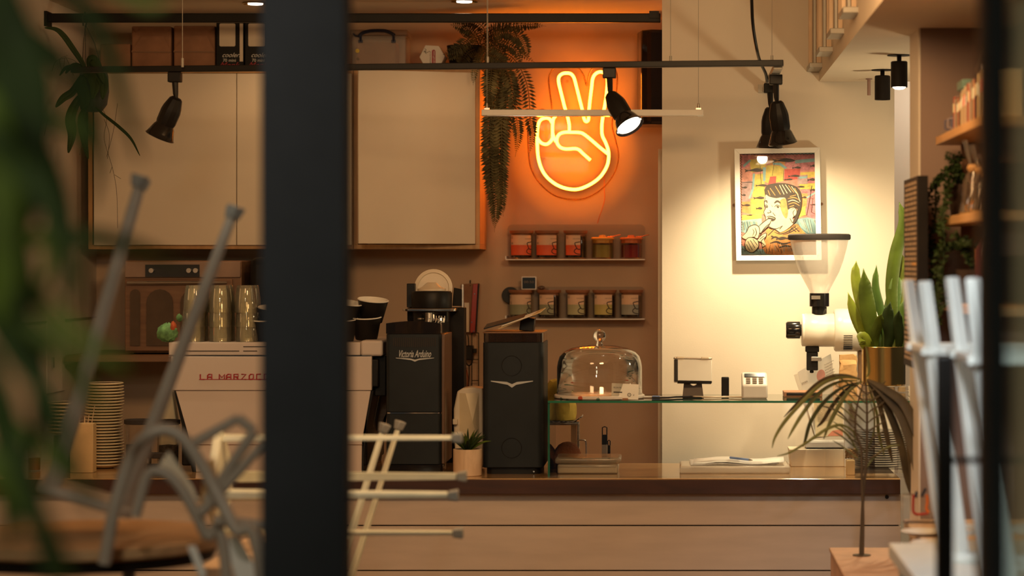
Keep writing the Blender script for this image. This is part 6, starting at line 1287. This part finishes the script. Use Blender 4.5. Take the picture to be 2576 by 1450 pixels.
# left: round bar table with grey stools and a chair
cxl = X(215, 5.0); t = thing('bar_table', 'round wooden bar table in the left foreground under upturned chairs', 'table', (cxl, 5.0, 0))
MB().lathe([(0,1.035),(.275,1.035),(.285,1.04),(.285,1.058),(.28,1.062),(0,1.062)], (cxl, 5.0, 0), 56).build('tabletop', M['tablewood'], t)
MB().lathe([(0,1.010),(.26,1.010),(.27,1.034),(0,1.034)], (cxl, 5.0, 0), 40).build('apron', M['blackmat'], t)
MB().cyl((cxl+.09, 5.0, .0), (cxl+.09, 5.0, 1.01), .014).build('leg', M['stool'], t); MB().cyl((cxl, 5.0, 0), (cxl, 5.0, .02), .22, seg=32).build('foot_plate', M['blackmat'], t)
stool('bar_stool', 'grey metal bar stool upside down on the round table behind the leaves', (cxl-.04, 5.0, 1.062+.7), (IN, .0, .15), .66, 'stool', .10, .10, .18, group='grey upturned bar stools', rest=False, lw=.8)
S5 = 5.0/F
cst = bpy.data.objects[[o.name for o in C.objects if o.name.startswith('bar_stool')][-1]]; 
Rm = Matrix.Rotation(.2, 4, 'Z') @ Matrix.Rotation(math.radians(18), 4, 'Y') @ Matrix.Rotation(IN, 4, 'X')
cst.rotation_euler = Rm.to_euler(); cst.location = P(470, 500, 5.03)
# metal chair upside down beside it: hoop back, wooden seat
ch = thing('metal_chair', 'grey metal chair with hoop back tipped upside down on the left', 'chair', P(480, 1300, 4.6))
MB().tube(px_path([(262,1420),(290,1270),(330,1150),(365,1100),(410,1082),(455,1098),(495,1150),(540,1230),(590,1330),(660,1470),(720,2700)], [4.66]*3+[4.62]*5+[4.6]*3, 6), .0125, 10).build('back_hoop', M['stool'], ch)
MB().tube(px_path([(340,1300),(370,1200),(405,1188),(445,1215),(480,1270),(520,1350),(570,1450),(640,2700)], [4.66]*8, 6), .011, 10).build('inner_hoop', M['stool'], ch)
MB().prism([(400,1170),(425,1135),(485,1225),(500,1262),(470,1258)], lambda u, v, d: P(u, v, 4.67+d), 0, .012).build('lit_splat', M['creamplastic'], ch)  # cream piece painted for a brightly lit surface of the grey chair
MB().prism([(560,1352),(600,1350),(668,1470),(600,1480)], lambda u, v, d: P(u, v, 4.67+d), 0, .02).build('lit_seat_edge', M['white'], ch, bevel=.004)  # white piece, likewise a lit surface put into the colour
MB().prism([(470,1375),(492,1372),(522,1450),(505,1462)], lambda u, v, d: P(u, v, 4.67+d), 0, .02).build('seat_frame', M['white'], ch, bevel=.004)
MB().prism([(515,1165),(540,1150),(560,1275),(500,1290)], lambda u, v, d: P(u, v, 4.67+d), 0, .02).build('seat', M['oakx'], ch, bevel=.004)
for a_, b_ in (((480,1120),(600,1052)), ((505,1292),(665,1115)), ((600,1052),(640,1085)), ((640,1085),(520,1260)), ((540,1310),(740,1330))):
    MB().cyl(P(*a_, 4.64), P(*b_, 4.64), .011, .009, 10).build('leg', M['stool'], ch)
# stools behind the dark post, legs sticking out to the right
t = thing('bar_table', 'square bar table mostly behind the dark post', 'table', (X(720, 6.0), 6.0, 0)); zt10 = .905
MB().box(X(560, 6.0), X(840, 6.0), 5.7, 6.3, zt10-.03, zt10).build('tabletop', M['palewood'], t, bevel=.004)
for px in (600, 800):
    for y_ in (5.75, 6.25): MB().cyl((X(px, 6.0), y_, 0), (X(px, 6.0), y_, zt10-.03), .012).build('leg', M['blackmat'], t)
s_ = stool('bar_stool', 'pale grey bar stool lying on its side, legs pointing right past the post', (0,0,0), (0,0,0), .60, 'stoolpale', .11, .085, .18, group='pale grey tipped bar stools', lw=.66, rest=False)
Rm = Matrix.Rotation(math.radians(90), 4, 'Y') @ Matrix.Rotation(math.radians(32), 4, 'Z')   # local z -> +x
Rm = Matrix.Rotation(math.radians(-90), 4, 'Y') @ Matrix.Rotation(math.radians(39), 4, 'Z')
s_.rotation_euler = Rm.to_euler(); s_.location = Vector((X(1150, 6.0), 6.0, Z(1222, 6.0)))
s_ = stool('bar_stool', 'grey bar stool tipped behind the post with two slanting legs showing', (0,0,0), (0,0,0), .74, 'stoolpale', .11, .10, .18, group='pale grey tipped bar stools', lw=.66, rest=False)
Rm = Matrix.Rotation(math.radians(16), 4, 'Y') @ Matrix.Rotation(IN, 4, 'X') @ Matrix.Rotation(.1, 4, 'Z')
s_.rotation_euler = Rm.to_euler(); s_.location = P(900, 1050, 6.75)
zl = P(900, 1050, 6.75).z - .74*math.cos(math.radians(16)) - .045; t = thing('bench', 'low wooden bench hidden behind the dark post under a tipped stool', 'bench', (X(700, 6.8), 6.8, 0))
MB().box(X(560, 6.8), X(800, 6.8), 6.55, 7.05, zl-.03, zl).build('seat', M['palewood'], t, bevel=.004)
for px in (580, 780):
    for y_ in (6.6, 7.0): MB().box(X(px, 6.8)-.015, X(px, 6.8)+.015, y_-.015, y_+.015, 0, zl-.03).build('leg', M['palewood'], t)

# ------------------------------------------------------------------ shopfront: dark posts, pane, handrail, plant
mb = MB(); mb.box(X(655, 3.5), X(868, 3.5), 3.5, 3.58, 0, CEIL); struct(mb.build('window_1', M['post'], bevel=.002)).name = 'window_1'
mb = MB(); mb.box(X(2484, 2.9), X(2532, 2.9), 2.9, 2.96, 0, 2.6); w2 = struct(mb.build('window_2', M['post'], bevel=.002))
mb = MB(); mb.prism([(2460,-20),(2576,-20),(2700,-20),(2700,-60),(2460,-60)], lambda u, v, d: P(u, v, 2.9+d), 0, .06); mb.build('frame_head', M['post'], w2)
MB().box(X(2532, 2.9), X(2900, 2.9), 2.925, 2.931, .05, P(0,-20,2.9).z).build('pane', M['pane'], w2)
MB().box(X(2464, 3.1), X(2490, 3.1), 3.1, 3.13, 0, 2.5).build('door_edge', mat('dark_brown_frame', (0.07,0.035,0.02), .5), w2)
hr = thing('handrail', 'black metal rail with crossbar in front of the white stools', 'rail', (X(2379, 4.0), 4.0, 0))
MB().box(X(2357, 4.0), X(2400, 4.0), 4.0, 4.03, 0, Z(893, 4.0)).build('post', M['black'], hr, bevel=.004)
MB().box(X(2400, 4.0), X(2700, 4.0), 4.005, 4.025, Z(1167, 4.0), Z(1153, 4.0)).build('crossbar', M['black'], hr)
MB().box(X(2700, 4.0), X(2740, 4.0), 4.0, 4.03, 0, Z(893, 4.0)).build('post', M['black'], hr, bevel=.004)

# big leafy plant in the near left foreground
fp_ = thing('foreground_plant', 'large out of focus plant with long dark green leaves at the left edge', 'plant', (X(-60, 1.95), 1.95, 0))
tx = X(-70, 1.95); MB().lathe([(0,0),(.13,0),(.16,.30),(.15,.30),(.145,.27),(0,.27)], (tx, 1.95, 0), 32).build('pot', M['darkglaze'], fp_)
MB().tube([(tx,1.95,.26),(tx+.01,1.95,1.0),(tx-.01,1.95,1.5),(tx,1.95,1.95)], [.014,.012,.010,.006], 10).build('trunk', M['stem'], fp_)
LF = [([(-60,-120),(40,60),(95,230),(90,420),(60,620)], .014, 'leafdark', 1.9), ([(-60,150),(60,300),(140,450),(170,600),(150,740)], .009, 'leafdark', 2.0), ([(-60,330),(60,430),(140,540),(180,650),(190,800)], .010, 'leafdark', 1.85), 
 ([(-60,560),(60,700),(150,810),(240,880),(325,930)], .008, 'leafmid', 1.9), ([(-60,640),(120,600),(250,600),(350,625),(455,665)], .008, 'leafmid', 2.2), ([(100,-60),(210,20),(270,120),(310,250),(352,400)], .008, 'leafdark', 2.1), ([(-60,20),(90,100),(190,200),(240,330),(250,460)], .008, 'leafdark', 2.1), 
 ([(-60,760),(30,880),(110,980),(160,1110),(235,1290)], .009, 'leafdark', 1.9), ([(-60,700),(90,830),(180,920),(230,1000),(262,1040)], .007, 'leafmid', 2.0), ([(-60,980),(20,1100),(70,1230),(120,1400),(130,1500)], .010, 'leafdark', 1.85), ([(-60,880),(10,1060),(30,1220),(20,1400)], .013, 'leafdark', 1.95),
 ([(-60,1150),(60,1260),(130,1370),(190,1480)], .010, 'leafmid', 1.9), ([(-60,400),(20,560),(60,720),(40,900)], .012, 'leafdark', 2.0), ([(-60,250),(0,420),(10,620),(-10,820)], .014, 'leafmid', 1.85), ([(-60,200),(110,290),(200,330),(250,400),(230,520)], .007, 'leafmid', 2.15), 
 ([(240,-60),(320,-20),(385,10),(430,-10)], .008, 'leafmid', 2.0), ([(-60,620),(20,780),(90,900),(100,1060),(70,1180)], .009, 'leafdark', 2.05), ([(60,420),(120,500),(130,640),(90,760)], .008, 'leafmid', 2.2), ([(-60,1050),(80,1100),(160,1180),(250,1240)], .006, 'leafmid', 2.2), ([(-60,60),(10,180),(30,350),(20,520)], .012, 'leafdark', 1.9)]
for pts, w_, m_, Yd in LF:
    q = [P(u, v, Yd) for u, v in pts]; q = [Vector((tx, 1.95, max(.5, min(1.95, q[0].z-.06))))] + q if pts[0][0] < 0 else [Vector((tx, 1.95, 1.90)), P(pts[0][0]-80, pts[0][1]-20, Yd)] + q
    p_ = sm(q, 6); n = len(p_); mb = MB(); mb.ribbon(p_, [w_*(math.sin(math.pi*min(1, (i+.6)/(n+.2)))**.7)+.0006 for i in range(n)], (.15,-1,.2), .35); mb.build('leaf', M[m_], fp_, solid=.001, smooth=70, fix=False)
